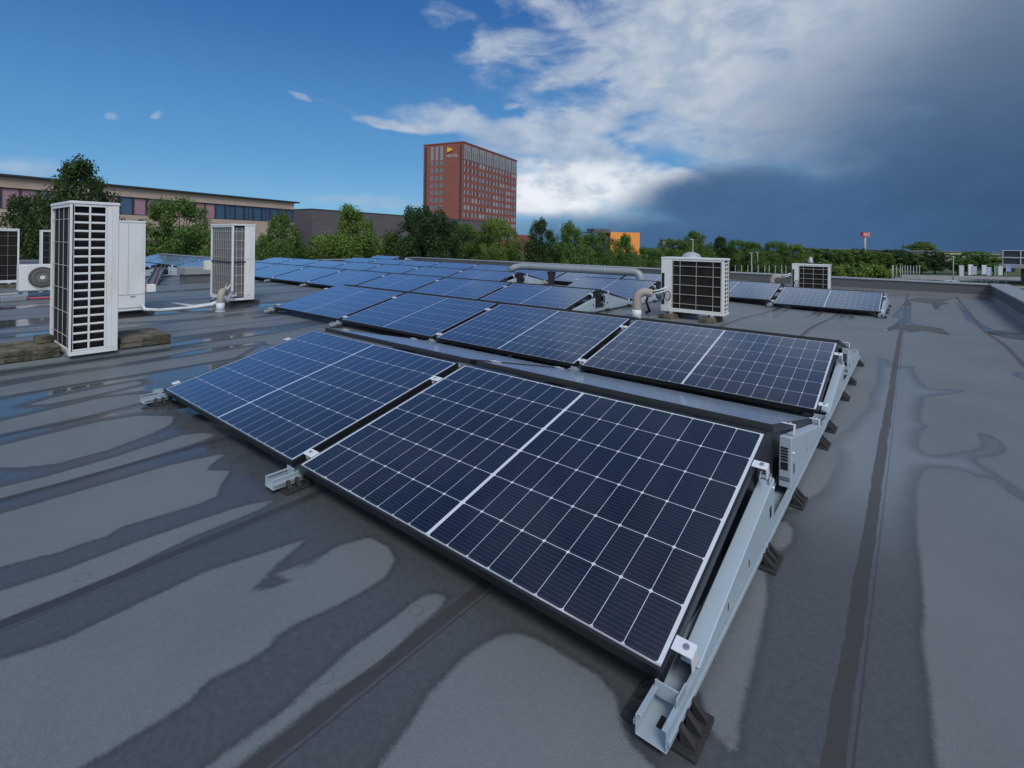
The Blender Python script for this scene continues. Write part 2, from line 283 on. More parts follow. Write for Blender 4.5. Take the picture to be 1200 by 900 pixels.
def make_cells():
    m = mat('solar_cells', rough=.16); t = NT(m.node_tree); b = m.node_tree.nodes['Principled BSDF']
    co = t.new('ShaderNodeTexCoord').outputs['Object']; x, y, z = t.sep(co)          # x along the panel, y up the slope, origin at its centre
    ax = t.m('ABSOLUTE', x)
    cw, ch, gx, gy, mid = .0910, .1820, .0017, .0022, .0066
    u = t.m('DIVIDE', t.m('SUBTRACT', ax, mid), cw+gx); v = t.m('DIVIDE', t.m('ADD', y, 3*ch+2.5*gy+gy*.5), ch+gy)
    fu = t.m('FRACT', u); fv = t.m('FRACT', v)
    du = t.m('MULTIPLY', t.m('MINIMUM', fu, t.m('SUBTRACT', 1., fu)), cw+gx)          # metres to the nearest cell border
    dv = t.m('MULTIPLY', t.m('MINIMUM', fv, t.m('SUBTRACT', 1., fv)), ch+gy)
    line = t.m('MAXIMUM', t.m('LESS_THAN', du, gx*.5), t.m('LESS_THAN', dv, gy*.5))
    dia = t.m('LESS_THAN', t.m('ADD', du, dv), .0078)
    out = t.m('MAXIMUM', t.m('GREATER_THAN', t.m('ABSOLUTE', y), 3*ch+2.5*gy), t.m('MAXIMUM', t.m('GREATER_THAN', u, 9.), t.m('LESS_THAN', u, 0.)))
    white = t.m('MAXIMUM', t.m('MAXIMUM', line, dia), out)
    bus = t.m('LESS_THAN', t.m('ABSOLUTE', t.m('SUBTRACT', t.m('FRACT', t.m('MULTIPLY', fv, 12.)), .5)), .085)
    bus = t.m('MULTIPLY', bus, t.m('SUBTRACT', 1., white))
    cell_id = t.new('ShaderNodeTexWhiteNoise', noise_dimensions='3D')
    t.put(cell_id.inputs['Vector'], t.xyz(t.m('FLOOR', t.m('DIVIDE', x, cw+gx)), t.m('FLOOR', v), 0.))
    cell = t.mix(cell_id.outputs['Value'], (.0034,.0050,.0140), (.0050,.0075,.0210))
    c = t.mix(t.m('MULTIPLY', bus, .65), cell, (.032,.042,.064))
    c = t.mix(white, c, (.54,.57,.61))
    # dust collects along the low edge; a few droppings
    gz = t.new('ShaderNodeTexCoord').outputs['Object']
    oi = t.new('ShaderNodeObjectInfo'); off = t.new('ShaderNodeVectorMath', operation='ADD'); t.put(off.inputs[0], gz)
    t.put(off.inputs[1], t.xyz(t.m('MULTIPLY', oi.outputs['Random'], 40.), 0., 0.)); q = off.outputs[0]
    dn = t.noise(t.scalev(q, (3.,1.,1.)), 3., 6., .65)
    low = t.m('MULTIPLY', t.ss(y, -.545, -.562), t.ss(dn, .25, .55))
    c = t.mix(t.m('MULTIPLY', low, .9), c, (.060,.052,.040))
    film = t.m('MULTIPLY', t.ss(t.noise(q, 1.7, 7., .7), .35, .8), t.ss(y, .6, -.7, .015, .06))
    c = t.mix(film, c, (.30,.29,.27))
    vo = t.new('ShaderNodeTexVoronoi', feature='F1'); t.put(vo.inputs['Vector'], q); vo.inputs['Scale'].default_value = 5.
    vr = t.new('ShaderNodeTexWhiteNoise'); t.put(vr.inputs['Vector'], vo.outputs['Position'])
    spot = t.m('MULTIPLY', t.m('LESS_THAN', vo.outputs['Distance'], .028), t.m('GREATER_THAN', vr.outputs['Value'], .8))
    c = t.mix(t.m('MULTIPLY', spot, .7), c, (.42,.41,.38))
    t.put(b.inputs['Base Color'], c)
    t.put(b.inputs['Roughness'], t.m('ADD', .10, t.m('MULTIPLY', dn, .10)))
    gl = t.new('ShaderNodeBsdfGlossy'); gl.inputs['Roughness'].default_value = .12; gl.inputs['Color'].default_value = (.86,.92,1.,1)
    lw = t.new('ShaderNodeLayerWeight'); lw.inputs['Blend'].default_value = .5
    mx = t.new('ShaderNodeMixShader'); t.put(mx.inputs[0], t.m('MULTIPLY', t.ss(lw.outputs['Facing'], .48, .88), .58))     # wet, dusty glass turns mirror-like toward grazing
    t.t.links.new(b.outputs[0], mx.inputs[1]); t.t.links.new(gl.outputs[0], mx.inputs[2]); t.t.links.new(mx.outputs[0], t.t.nodes['Material Output'].inputs[0])
    b.inputs['IOR'].default_value = 1.5; b.inputs['Sheen Weight'].default_value = .9; b.inputs['Sheen Roughness'].default_value = .30; b.inputs['Sheen Tint'].default_value = (.75,.83,.95,1); b.inputs['Specular IOR Level'].default_value = .5
    return m
CELLS = make_cells()

# ------------------------------------------------------------------ roof deck
XC, YC = -19.65, 7.9                                                # the roof steps back at its far left corner
PX1, PY1 = 1.95, 16.29                                               # inner faces of the parapets
XL, YB = -31., -9.
def seg(a, b, st): return list(np.arange(a, b-1e-6, st))
xs = np.array(seg(XL, -6, .14) + seg(-6, 1.0, .03) + seg(1.0, PX1, .045) + [PX1])
ys = np.array(seg(YB, -1.5, .3) + seg(-1.5, 3.4, .03) + seg(3.4, 10, .08) + seg(10, PY1, .12) + [PY1])
def sdf(polys, X, Y):
    best = np.full(X.shape, 1e9); ins = np.zeros(X.shape, bool)
    for L in polys:
        P = np.array(L); lo, hi = P.min(0)-.35, P.max(0)+.35
        sel = np.nonzero((X > lo[0]) & (X < hi[0]) & (Y > lo[1]) & (Y < hi[1]))[0]
        if not len(sel): continue
        px, py = X[sel], Y[sel]; d = np.full(px.shape, 1e9); c = np.zeros(px.shape, bool)
        for a, b in zip(P, np.roll(P, -1, 0)):
            e = b-a; t = np.clip(((px-a[0])*e[0]+(py-a[1])*e[1])/(e@e+1e-12), 0, 1)
            d = np.minimum(d, np.hypot(px-a[0]-t*e[0], py-a[1]-t*e[1]))
            if a[1] != b[1]: c ^= ((a[1] > py) != (b[1] > py)) & (px < e[0]*(py-a[1])/(e[1])+a[0])
        best[sel] = np.minimum(best[sel], d); ins[sel] |= c
    return np.where(ins, np.minimum(best, .4), -np.minimum(best, .4))
GX, GY = np.meshgrid(xs, ys); X, Y = GX.ravel(), GY.ravel()
ro = .014*(fbm(X*6, Y*6, 3)-.5)
wx, wy = X+ro*1.2, Y+ro*1.2
s_dry = sdf(DRY, wx, wy); s_wet = sdf(WET, wx, wy)
traced = np.where(s_wet > -.3, np.minimum(s_dry, -s_wet), s_dry)
# elsewhere: long streaks left along the laps, running the way of the sheets
sh = (X-.335)/.97; fr = sh-np.floor(sh)
streak = fbm(X*2.1 + .9*fbm(X*.4, Y*.5, 21), Y*.32, 11, 4) + .05*np.cos(2*np.pi*fr)
far_w = (.50-streak)*.9 + .04
far_d = (.40-streak)*.9 + .17                                      # drier between the arrays
mix_far = smooth01((X+1.)/1.) * smooth01((Y-2.)/1.)
proc = np.where(Y > 2.2, far_w*.75 + far_d*.25, far_w)
tr_mask = smooth01((X+5.25)/.2)*smooth01((1.6-Y+np.maximum(0, (X+.4))*30)/.3)
tr_mask = np.maximum(tr_mask, smooth01((X+.35)/.15))
east = smooth01((X+3.4)/.4)*smooth01((Y-4.7)/.3)
wet = proc*(1-tr_mask) + traced*tr_mask
wet = np.where((east > .5) & (X < -.3), np.where(s_wet > -.3, np.minimum(.12, -s_wet), np.maximum(far_d, .08)), wet)
Z = -drop(X, Y) + .004*(fbm(X*.7, Y*.7, 5)-.5)
nx, ny = len(xs), len(ys)
idx = np.arange(nx*ny).reshape(ny, nx)
quads = np.stack([idx[:-1,:-1], idx[:-1,1:], idx[1:,1:], idx[1:,:-1]], -1).reshape(-1, 4)
quads = quads[~((X[quads].mean(1) < XC) & (Y[quads].mean(1) > YC))]
me = bpy.data.meshes.new('roof_deck'); me.vertices.add(len(X)); me.vertices.foreach_set('co', np.stack([X, Y, Z], 1).ravel())
me.loops.add(quads.size); me.loops.foreach_set('vertex_index', quads.ravel().astype(np.int32)); me.polygons.add(len(quads))
me.polygons.foreach_set('loop_start', np.arange(0, quads.size, 4, dtype=np.int32)); me.polygons.foreach_set('loop_total', np.full(len(quads), 4, np.int32))
me.polygons.foreach_set('use_smooth', np.ones(len(quads), bool)); me.update()
at_ = me.attributes.new('wet', 'FLOAT', 'POINT'); at_.data.foreach_set('value', wet.astype(np.float32))
def roof_mat():
    m = mat('bitumen_roof'); t = NT(m.node_tree); b = m.node_tree.nodes['Principled BSDF']
    co = t.new('ShaderNodeTexCoord').outputs['Object']; x, y, z = t.sep(co)
    w = t.new('ShaderNodeAttribute', attribute_name='wet').outputs['Fac']
    fine = t.noise(co, 250., 3., .75); med = t.noise(co, 55., 5., .65); big = t.noise(co, 1.1, 5., .6)
    we = t.m('ADD', w, t.m('ADD', t.m('MULTIPLY', t.m('SUBTRACT', med, .5), .012), t.m('MULTIPLY', t.m('SUBTRACT', fine, .5), .020)))
    dry = t.ss(we, -.011, .011)
    edge = t.m('MULTIPLY', t.ss(we, -.035, -.004), t.m('SUBTRACT', 1., dry))
    cd = t.mix(t.ss(big, .3, .72), ROOF_DRY_A, ROOF_DRY_B)
    cd = t.mix(t.m('MULTIPLY', t.ss(med, .35, .75), .35), cd, ROOF_DRY_C)
    cw = t.mix(t.ss(med, .3, .7), ROOF_WET_A, ROOF_WET_B)
    cw = t.mix(t.m('MULTIPLY', edge, .40), cw, (.026,.024,.022))
    silt = t.m('MULTIPLY', t.ss(t.noise(co, .9, 5., .65), .56, .7), t.m('SUBTRACT', 1., dry))
    cw = t.mix(t.m('MULTIPLY', silt, .35), cw, (.060,.048,.036))
    sheen_area = t.m('MAXIMUM', t.m('MULTIPLY', t.ss(x, -.5, -.1), t.ss(y, .8, 2.2)), t.m('MULTIPLY', t.ss(x, -5., -4.), t.ss(y, 5., 5.6)))
    painted_sheen = t.m('MULTIPLY', sheen_area, t.ss(we, -.01, -.10))
    cw = t.mix(t.m('MULTIPLY', sheen_area, .55), cw, ROOF_DRY_A); cw = t.mix(t.m('MULTIPLY', painted_sheen, .85), cw, (.150,.168,.182))  # sky sheen on the wet felt, painted in as a lighter base colour
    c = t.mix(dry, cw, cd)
    # torched laps every 0.97 m, with a wavy bleed of black bitumen
    wob = t.m('MULTIPLY', t.m('SUBTRACT', t.noise(t.scalev(co, (1.,2.2,1.)), 1.4, 5., .6), .5), .030)
    lx = t.m('MULTIPLY', t.m('SUBTRACT', t.m('FRACT', t.m('ADD', t.m('DIVIDE', t.m('SUBTRACT', x, .335), .97), .5)), .5), .97)
    lapw = t.m('ADD', .015, t.m('MULTIPLY', t.noise(t.scalev(co, (1.,3.,1.)), 2.3, 3., .6), .014))
    lap = t.ss(t.m('SUBTRACT', t.m('ABSOLUTE', t.m('ADD', lx, wob)), t.m('ADD', lapw, t.m('MULTIPLY', t.m('SUBTRACT', med, .5), .012))), .002, -.002)
    lapn = t.m('MULTIPLY', lap, t.ss(fine, .2, .65, .55, 1.))
    c = t.mix(t.m('MULTIPLY', lapn, .8), c, (.027,.0225,.020))
    edgeln = t.m('LESS_THAN', t.m('ABSOLUTE', t.m('SUBTRACT', lx, .035)), .0035)
    c = t.mix(t.m('MULTIPLY', edgeln, .5), c, (.03,.03,.03))
    rust = t.m('MULTIPLY', t.m('MULTIPLY', lap, t.ss(y, 3.5, 6.)), t.ss(x, -2., .2))
    c = t.mix(t.m('MULTIPLY', rust, .18), c, (.13,.075,.055))
    grain = t.ss(fine, .28, .72, .82, 1.18); c = t.mix(1., c, t.xyz(grain, grain, grain), 'MULTIPLY')
    dy_ = t.m('MULTIPLY', t.m('SUBTRACT', t.m('FRACT', t.m('DIVIDE', y, .31)), .5), .31); dxx = t.m('ADD', lx, .085)
    dd = t.m('SQRT', t.m('ADD', t.m('MULTIPLY', dxx, dxx), t.m('MULTIPLY', dy_, dy_)))
    ring = t.m('MULTIPLY', t.m('LESS_THAN', t.m('ABSOLUTE', t.m('SUBTRACT', dd, .021)), .003), dry)      # fastener plates showing through the felt
    c = t.mix(t.m('MULTIPLY', ring, .28), c, (.05,.05,.05))
    vo = t.new('ShaderNodeTexVoronoi', feature='F1'); t.put(vo.inputs['Vector'], co); vo.inputs['Scale'].default_value = 9.; wn = t.new('ShaderNodeTexWhiteNoise'); t.put(wn.inputs['Vector'], vo.outputs['Position'])
    bit = t.m('MULTIPLY', t.m('LESS_THAN', vo.outputs['Distance'], .040), t.m('GREATER_THAN', wn.outputs['Value'], .93)); c = t.mix(t.m('MULTIPLY', bit, .7), c, (.02,.018,.014))
    g = t.m('GREATER_THAN', t.noise(co, 230., 1., .5), .74)
    c = t.mix(t.m('MULTIPLY', g, .35), c, (.16,.16,.16))
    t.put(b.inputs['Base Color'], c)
    deep = t.ss(we, -.02, -.13)
    mirror = t.m('MULTIPLY', deep, t.ss(x, -1.4, -2.3))
    rw = t.m('ADD', .46, t.m('MULTIPLY', mirror, -.40)); rw = t.m('SUBTRACT', rw, t.m('MULTIPLY', sheen_area, .24))
    puddle = t.m('MULTIPLY', t.m('MULTIPLY', t.ss(y, 4.6, 5.2), t.ss(x, .0, .15)), t.ss(we, -.01, -.03)); rw = t.m('MULTIPLY', rw, t.m('SUBTRACT', 1., t.m('MULTIPLY', puddle, .85)))
    rr = t.m('ADD', t.m('MULTIPLY', dry, .50), t.m('MULTIPLY', t.m('SUBTRACT', 1., dry), rw))
    t.put(b.inputs['Roughness'], t.m('MAXIMUM', rr, t.m('MULTIPLY', t.m('MULTIPLY', lap, t.ss(x, -1.4, -.9)), .62)))
    t.put(b.inputs['Specular IOR Level'], t.m('ADD', .55, t.m('MULTIPLY', dry, -.1)))
    bn = t.new('ShaderNodeBump'); bn.inputs['Distance'].default_value = .0016
    wetflat = t.m('SUBTRACT', 1., t.m('MULTIPLY', t.m('MAXIMUM', mirror, puddle), .97))
    t.put(bn.inputs['Strength'], t.m('MULTIPLY', wetflat, .55))
    t.put(bn.inputs['Height'], t.m('ADD', t.m('ADD', t.m('MULTIPLY', fine, .6), t.m('MULTIPLY', med, .8)), t.m('MULTIPLY', t.ss(lx, .033, .037), 1.2)))
    t.put(b.inputs['Normal'], bn.outputs[0]); return m
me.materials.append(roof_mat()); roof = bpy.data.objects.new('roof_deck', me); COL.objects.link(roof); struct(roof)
# ------------------------------------------------------------------ parapets and the building under the roof
BITW = worn(mat('bitumen_upstand', (.085,.09,.095), .55), .6, 3., (1,1,.4), (.5,.5,.5), .3, .4, 90.)
COPE = worn(mat('coping_metal', (.34,.36,.37), .4, .5), .35, 4., (1,1,1), (.5,.5,.5), .2)
BRK = worn(mat('facade_brick', (.22,.14,.10), .8), .4, 2.)
ZP = .225
def parapet(name, label, x0, x1, y0, y1):
    p = thing(name, label, 'parapet', ((x0+x1)/2, (y0+y1)/2, -.3)); c = Vector(((x0+x1)/2, (y0+y1)/2, -.3)); T = Matrix.Translation(-c)
    b = MB(); b.box(x0, x1, y0, y1, -.3, ZP-.035, T); b.build('upstand', BITW, p)
    b = MB(); b.box(x0-.025, x1+.03, y0-.025, y1+.03, ZP-.035, ZP, T); b.build('coping', COPE, p, .006)
    return p
parapet('parapet_wall', 'long low bitumen parapet along the far edge of the roof', XC, PX1, PY1, PY1+.32)
parapet('parapet_wall', 'low parapet at the far left corner, hidden behind the left ends of the rows', XC-.32, XC-.001, YC, PY1+.32)
parapet('parapet_wall', 'low parapet behind the leftmost panels of the third row', XL, XC-.33, YC, YC+.32)
parapet('parapet_wall', 'parapet with pale metal coping on the right edge of the roof', PX1+.001, PX1+.34, YB, PY1+.355)
b = MB(); b.prism([(XL, YB), (PX1+.30, YB), (PX1+.30, PY1+.30), (XC-.30, PY1+.30), (XC-.30, YC+.30), (XL, YC+.30)], GZ, -.32, 'Z'); ob = b.build('building_body', BRK); tag(ob, 'brick building carrying the flat solar roof', 'building')
# cant strip of bitumen at the foot of the upstands
b = MB(); b.prism([(PY1, -.16), (PY1, -.05), (PY1-.09, -.16)], XC, PX1, 'X'); b.prism([(PX1, -.16), (PX1, -.02), (PX1-.09, -.16)], 4., PY1-.09, 'Y')
struct(b.build('roof_cant_strip', BITW))

# ------------------------------------------------------------------ solar array
TILT, PW, PH, GAP, PITCH = .234284, 1.722, 1.134, .0579, 2.51406
LOW, FR_T = .105, .034                                               # top of the low edge above the roof, frame depth
STEP = PW+GAP
def make_panel():
    root = thing('solar_panel', 'x', 'solar panel')
    f = MB(); w, h, l = PW/2, PH/2, .009
    for x0, x1, y0, y1 in ((-w, w, -h, -h+l), (-w, w, h-l, h), (-w, -w+l, -h+l, h-l), (w-l, w, -h+l, h-l)): f.box(x0, x1, y0, y1, -FR_T, 0)
    f.build('frame', BLACK, root, .0012)
    g = MB(); g.box(-w+l, w-l, -h+l, h-l, -.009, -.0022); g.build('cell_sheet', CELLS, root)
    return root
def wedge(T, rev):
    """sheet-steel end plate under one panel: a box that rises from the rail to the ridge"""
    b = MB()
    P = [(.11, .0665), (.985, .0665), (.985, .240), (.11, .074)] if not rev else [(1.335, .0665), (2.27, .0665), (2.27, .090), (1.335, .292)]
    b.prism(P, -.0125, .0375, 'X', T); return b
def make_rail(kind):
    """one sheet-steel base rail with its feet, clamps and (at array ends) the wedge plates; kind: 'right', 'left', 'mid'"""
    root = thing('mounting_rail', 'x', 'mounting rail'); sgn = -1 if kind == 'left' else 1
    T = Matrix.Diagonal((sgn, 1, 1, 1)); hw, z0, z1, th = .037, .020, .066, .003; y0, y1 = -.105, PITCH-.106
    b = MB()
    b.box(-hw, hw, y0, y1, z0, z0+th)
    for s in (-1, 1):
        b.box(s*hw-(th if s > 0 else 0), s*hw+(th if s < 0 else 0), y0, y1, z0+th, z1)
        b.box(min(s*hw, s*(hw+.007)), max(s*hw, s*(hw+.007)), y0+.004, y1, z0+.016, z0+.028)        # rolled stiffening bead
        xa, xb = sorted((s*(hw-th), s*(hw-.013))); b.box(xa, xb, y0+.004, y1, z1-th, z1)
    b.build('channel', GALV, root, .0008)
    for sy in (-.06, 1.04):
        b = MB(); b.box(-.006, .006, sy, sy+.035, z0+th, z0+th+.0015); b.build('slot', DARK, root)
    for fy in (.0, .82, 1.37, 2.19):
        f = MB(); f.box(-.088, .088, fy-.068, fy+.068, .0, .010)
        for j in (-1, 0, 1):
            for s in (-1, 1):
                yc = fy+j*.042
                f.prism([(s*.0455, .010), (s*.082, .010), (s*.078, .020), (s*.0455, .050)], yc-.008, yc+.008, 'Y')
        f.box(-.036, .036, fy-.06, fy+.06, .010, .0195); f.build('rubber_foot', RUBBER, root, .001)
    # low bracket and ridge post that hold the panels
    def bracket(yc, zt, back):
        q = MB(); d = -1 if not back else 1
        q.box(-.032, .032, yc-.002, yc+.002, z1-.02, zt)
        q.box(-.032, -.028, yc-.028*d if d > 0 else yc+.002, yc-.002 if d > 0 else yc+.028, z1-.02, zt-.006)
        if kind != 'mid': q.box(.030, .034, yc-.03, yc+.03, z1-.012, zt+.006, T)
        q.build('bracket', GALV, root, .001)
    bracket(-.004, .083, False); bracket(2.352, .083, True)
    if kind != 'right':
        for xa in (-.022, .006): q = MB(); q.box(xa, xa+.016, 1.105, 1.13, z1, .345); q.build('ridge_post', GALV, root)
    # clamps
    off = {'right': -.0145, 'mid': -.025, 'left': -.03}[kind]
    def clamp(v, back):
        yb = v*PH*math.cos(TILT); zb = LOW+v*PH*math.sin(TILT)
        if back: yb = 2.318-yb; zb = zb+.004
        A = Matrix.Translation((-off, yb, zb)) @ Matrix.Rotation(-TILT if back else TILT, 4, 'X')
        q = MB()
        if kind == 'mid': q.box(-.037, .037, -.022, .022, .0006, .0042, A); q.box(-.016, .016, -.02, .02, -.03, .0006, A)
        else:
            xa, xb = (-.033, .020) if kind == 'right' else (-.020, .033); q.box(xa, xb, -.021, .021, .0006, .0042, A); xe = xb-.0035 if kind == 'right' else xa; q.box(xe, xe+.0035, -.021, .021, -.040, .0006, A)
        cl = q.build('clamp', ALU, root, .0008)
        q = MB(); q.tube([A @ Vector((0, 0, .0042)), A @ Vector((0, 0, .010))], .0075, 10); q.build('bolt', STEEL, cl)
    for v in (.075, .80): clamp(v, False); clamp(v, True)
    if kind == 'right':
        for rev in (False, True):
            w = wedge(T, rev).build('end_plate', GALVD, root, .003)
            def one(nm, x0, x1, y0, y1, z0_, z1_):
                q = MB(); q.box(x0, x1, y0, y1, z0_, z1_, T); q.build(nm, DARK, w)
            if not rev:
                one('vent_slot', .0372, .0383, .905, .935, .115, .155); one('tab_slot', .0372, .0383, .60, .608, .085, .108); one('tab_slot', .0372, .0383, .36, .368, .075, .095)
                q = MB(); q.box(-.008, .034, .955, .984, .241, .2425, T); q.tube([T @ Vector((-.006, .93, .235)), T @ Vector((-.006, .96, .262)), T @ Vector((.030, .96, .262)), T @ Vector((.030, .93, .235))], .003, 6); q.build('wire_hook', GALV, w)
            else:
                one('vent_slot', .0372, .0383, 1.385, 1.412, .115, .158); one('tab_slot', .0372, .0383, 1.75, 1.758, .10, .125)
                for r in range(5): one('louvre', -.004, .024, 1.3325, 1.3345, .185+r*.013, .193+r*.013)
                one('louvre', -.004, .024, 1.3325, 1.3345, .145, .178)
                one('louvre', -.008, .032, 1.3325, 1.3345, .108, .111); one('louvre', -.008, .032, 1.3325, 1.3345, .098, .101)
            q = MB(); yy = .955 if not rev else 1.37; q.tube([T @ Vector((.037, yy, .215)), T @ Vector((.043, yy, .215))], .006, 8); q.build('rivet', ALU, w)
        q = MB(); q.prism([(1.02, .075), (1.02, .30), (1.10, .345), (1.19, .345), (1.30, .28), (1.30, .075)], -.042, -.030, 'X', T); q.build('end_cap', BLACK, root)
    return root
proto_panel = make_panel(); first_panel = True
proto_rail = {q: make_rail(q) for q in ('right', 'mid', 'left')}; first_rail = {q: True for q in proto_rail}
ORD = ['rightmost', 'second from right', 'third from right', 'fourth from right', 'fifth from right', 'sixth from right', 'seventh from right', 'eighth from right', 'ninth from right', 'tenth from right', 'eleventh from right', 'leftmost']
blocks = [  # row index, first column, last column, words for the row
    (0, 0, 1, 'the short front row'), (1, 0, 3, 'the second row'), (2, 2, 13, 'the third row'), (3, 2, 2, 'the single bay by the tan elbow'),
    (3, 4, 10, 'the fourth row'), (4, 0, 9, 'the farthest row'), (5, 10, 10, 'the lone far corner bay'), (1, 9, 13, 'the block behind the white cabinets')]
rng = random.Random(4)
for t_, c0, c1, words in blocks:
    nb = c1-c0+1; yb = t_*PITCH
    for c in range(c0, c1+1):
        xc = -STEP*c - PW/2; dz = -float(drop(xc, yb+1.1))
        pos = ORD[c-c0] if c < c1 or nb == 1 else 'leftmost'
        if nb == 1: pos = 'only'
        for back in (False, True):
            mx = yb + (PH/2*math.cos(TILT) if not back else 2.318-PH/2*math.cos(TILT)); mz = LOW+PH/2*math.sin(TILT)+dz+(.004 if back else 0)
            lab = ('blue solar panel facing the camera, %s in %s' if not back else 'solar panel on the rear slope, %s in %s') % (pos, words)
            o = proto_panel if first_panel else dup(proto_panel); first_panel = False
            o.location = (xc, mx, mz); o.rotation_euler = ((TILT if not back else -TILT)+rng.uniform(-.0015, .0015), 0, math.pi if back else 0)
            if back: o.rotation_euler = (TILT, 0, math.pi)
            o['label'] = lab; o['category'] = 'solar panel'; o['group'] = 'solar panels on the flat roof'
    for j in range(nb+1):
        kind = 'right' if j == 0 else 'left' if j == nb else 'mid'
        xr = -STEP*(c0+j) + GAP/2; dz = -float(drop(xr, yb+1.1))
        nm = {'right': 'galvanised end rail with wedge plates, right end of %s' % words, 'left': 'galvanised end rail at the left end of %s' % words,
              'mid': 'galvanised base rail, %s from right under %s' % (['', 'second', 'third', 'fourth', 'fifth', 'sixth', 'seventh', 'eighth', 'ninth', 'tenth', 'eleventh', 'twelfth', 'thirteenth'][j], words)}[kind]
        o = proto_rail[kind] if first_rail[kind] else dup(proto_rail[kind]); first_rail[kind] = False
        o.location = (xr + {'right': -.0145, 'left': -.03, 'mid': -.025}[kind], yb, dz)
        o['label'] = nm; o['category'] = 'mounting rail'; o['group'] = 'base rails of the solar array'

# ------------------------------------------------------------------ air-conditioning units
def lattice(b, axis, fixed, a0, a1, z0, z1, ncol, nrow, bar, t, hb=None):
    """a pressed grille in the plane axis = fixed: bars with open slots between"""
    hb = hb or bar
    def bx(u0, u1, v0, v1):
        if axis == 'X': b.box(fixed-t, fixed, u0, u1, v0, v1)
        else: b.box(u0, u1, fixed, fixed+t, v0, v1)
    cw = (a1-a0-bar*(ncol+1))/ncol; rh = (z1-z0-hb*(nrow+1))/nrow
    for i in range(ncol+1): bx(a0+i*(cw+bar), a0+i*(cw+bar)+bar, z0, z1)
    for j in range(nrow+1):
        for i in range(ncol): bx(a0+i*(cw+bar)+bar, a0+i*(cw+bar)+bar+cw, z0+j*(rh+hb), z0+j*(rh+hb)+hb)
def wires(b, axis, fixed, a0, a1, z0, z1, nv, nh, r=.0035):
    for i in range(nv):
        a = a0+(a1-a0)*(i+.5)/nv if nv > 1 else (a0+a1)/2
        P = [(fixed, a, z0), (fixed, a, z1)] if axis == 'X' else [(a, fixed, z0), (a, fixed, z1)]; b.tube(P, r, 6, False)
    for j in range(nh):
        z = z0+(z1-z0)*(j+.5)/nh
        P = [(fixed, a0, z), (fixed, a1, z)] if axis == 'X' else [(a0, fixed, z), (a1, fixed, z)]; b.tube(P, r, 6, False)
WIRE = mat('grille_wire', (.42,.39,.36), .45, .2)
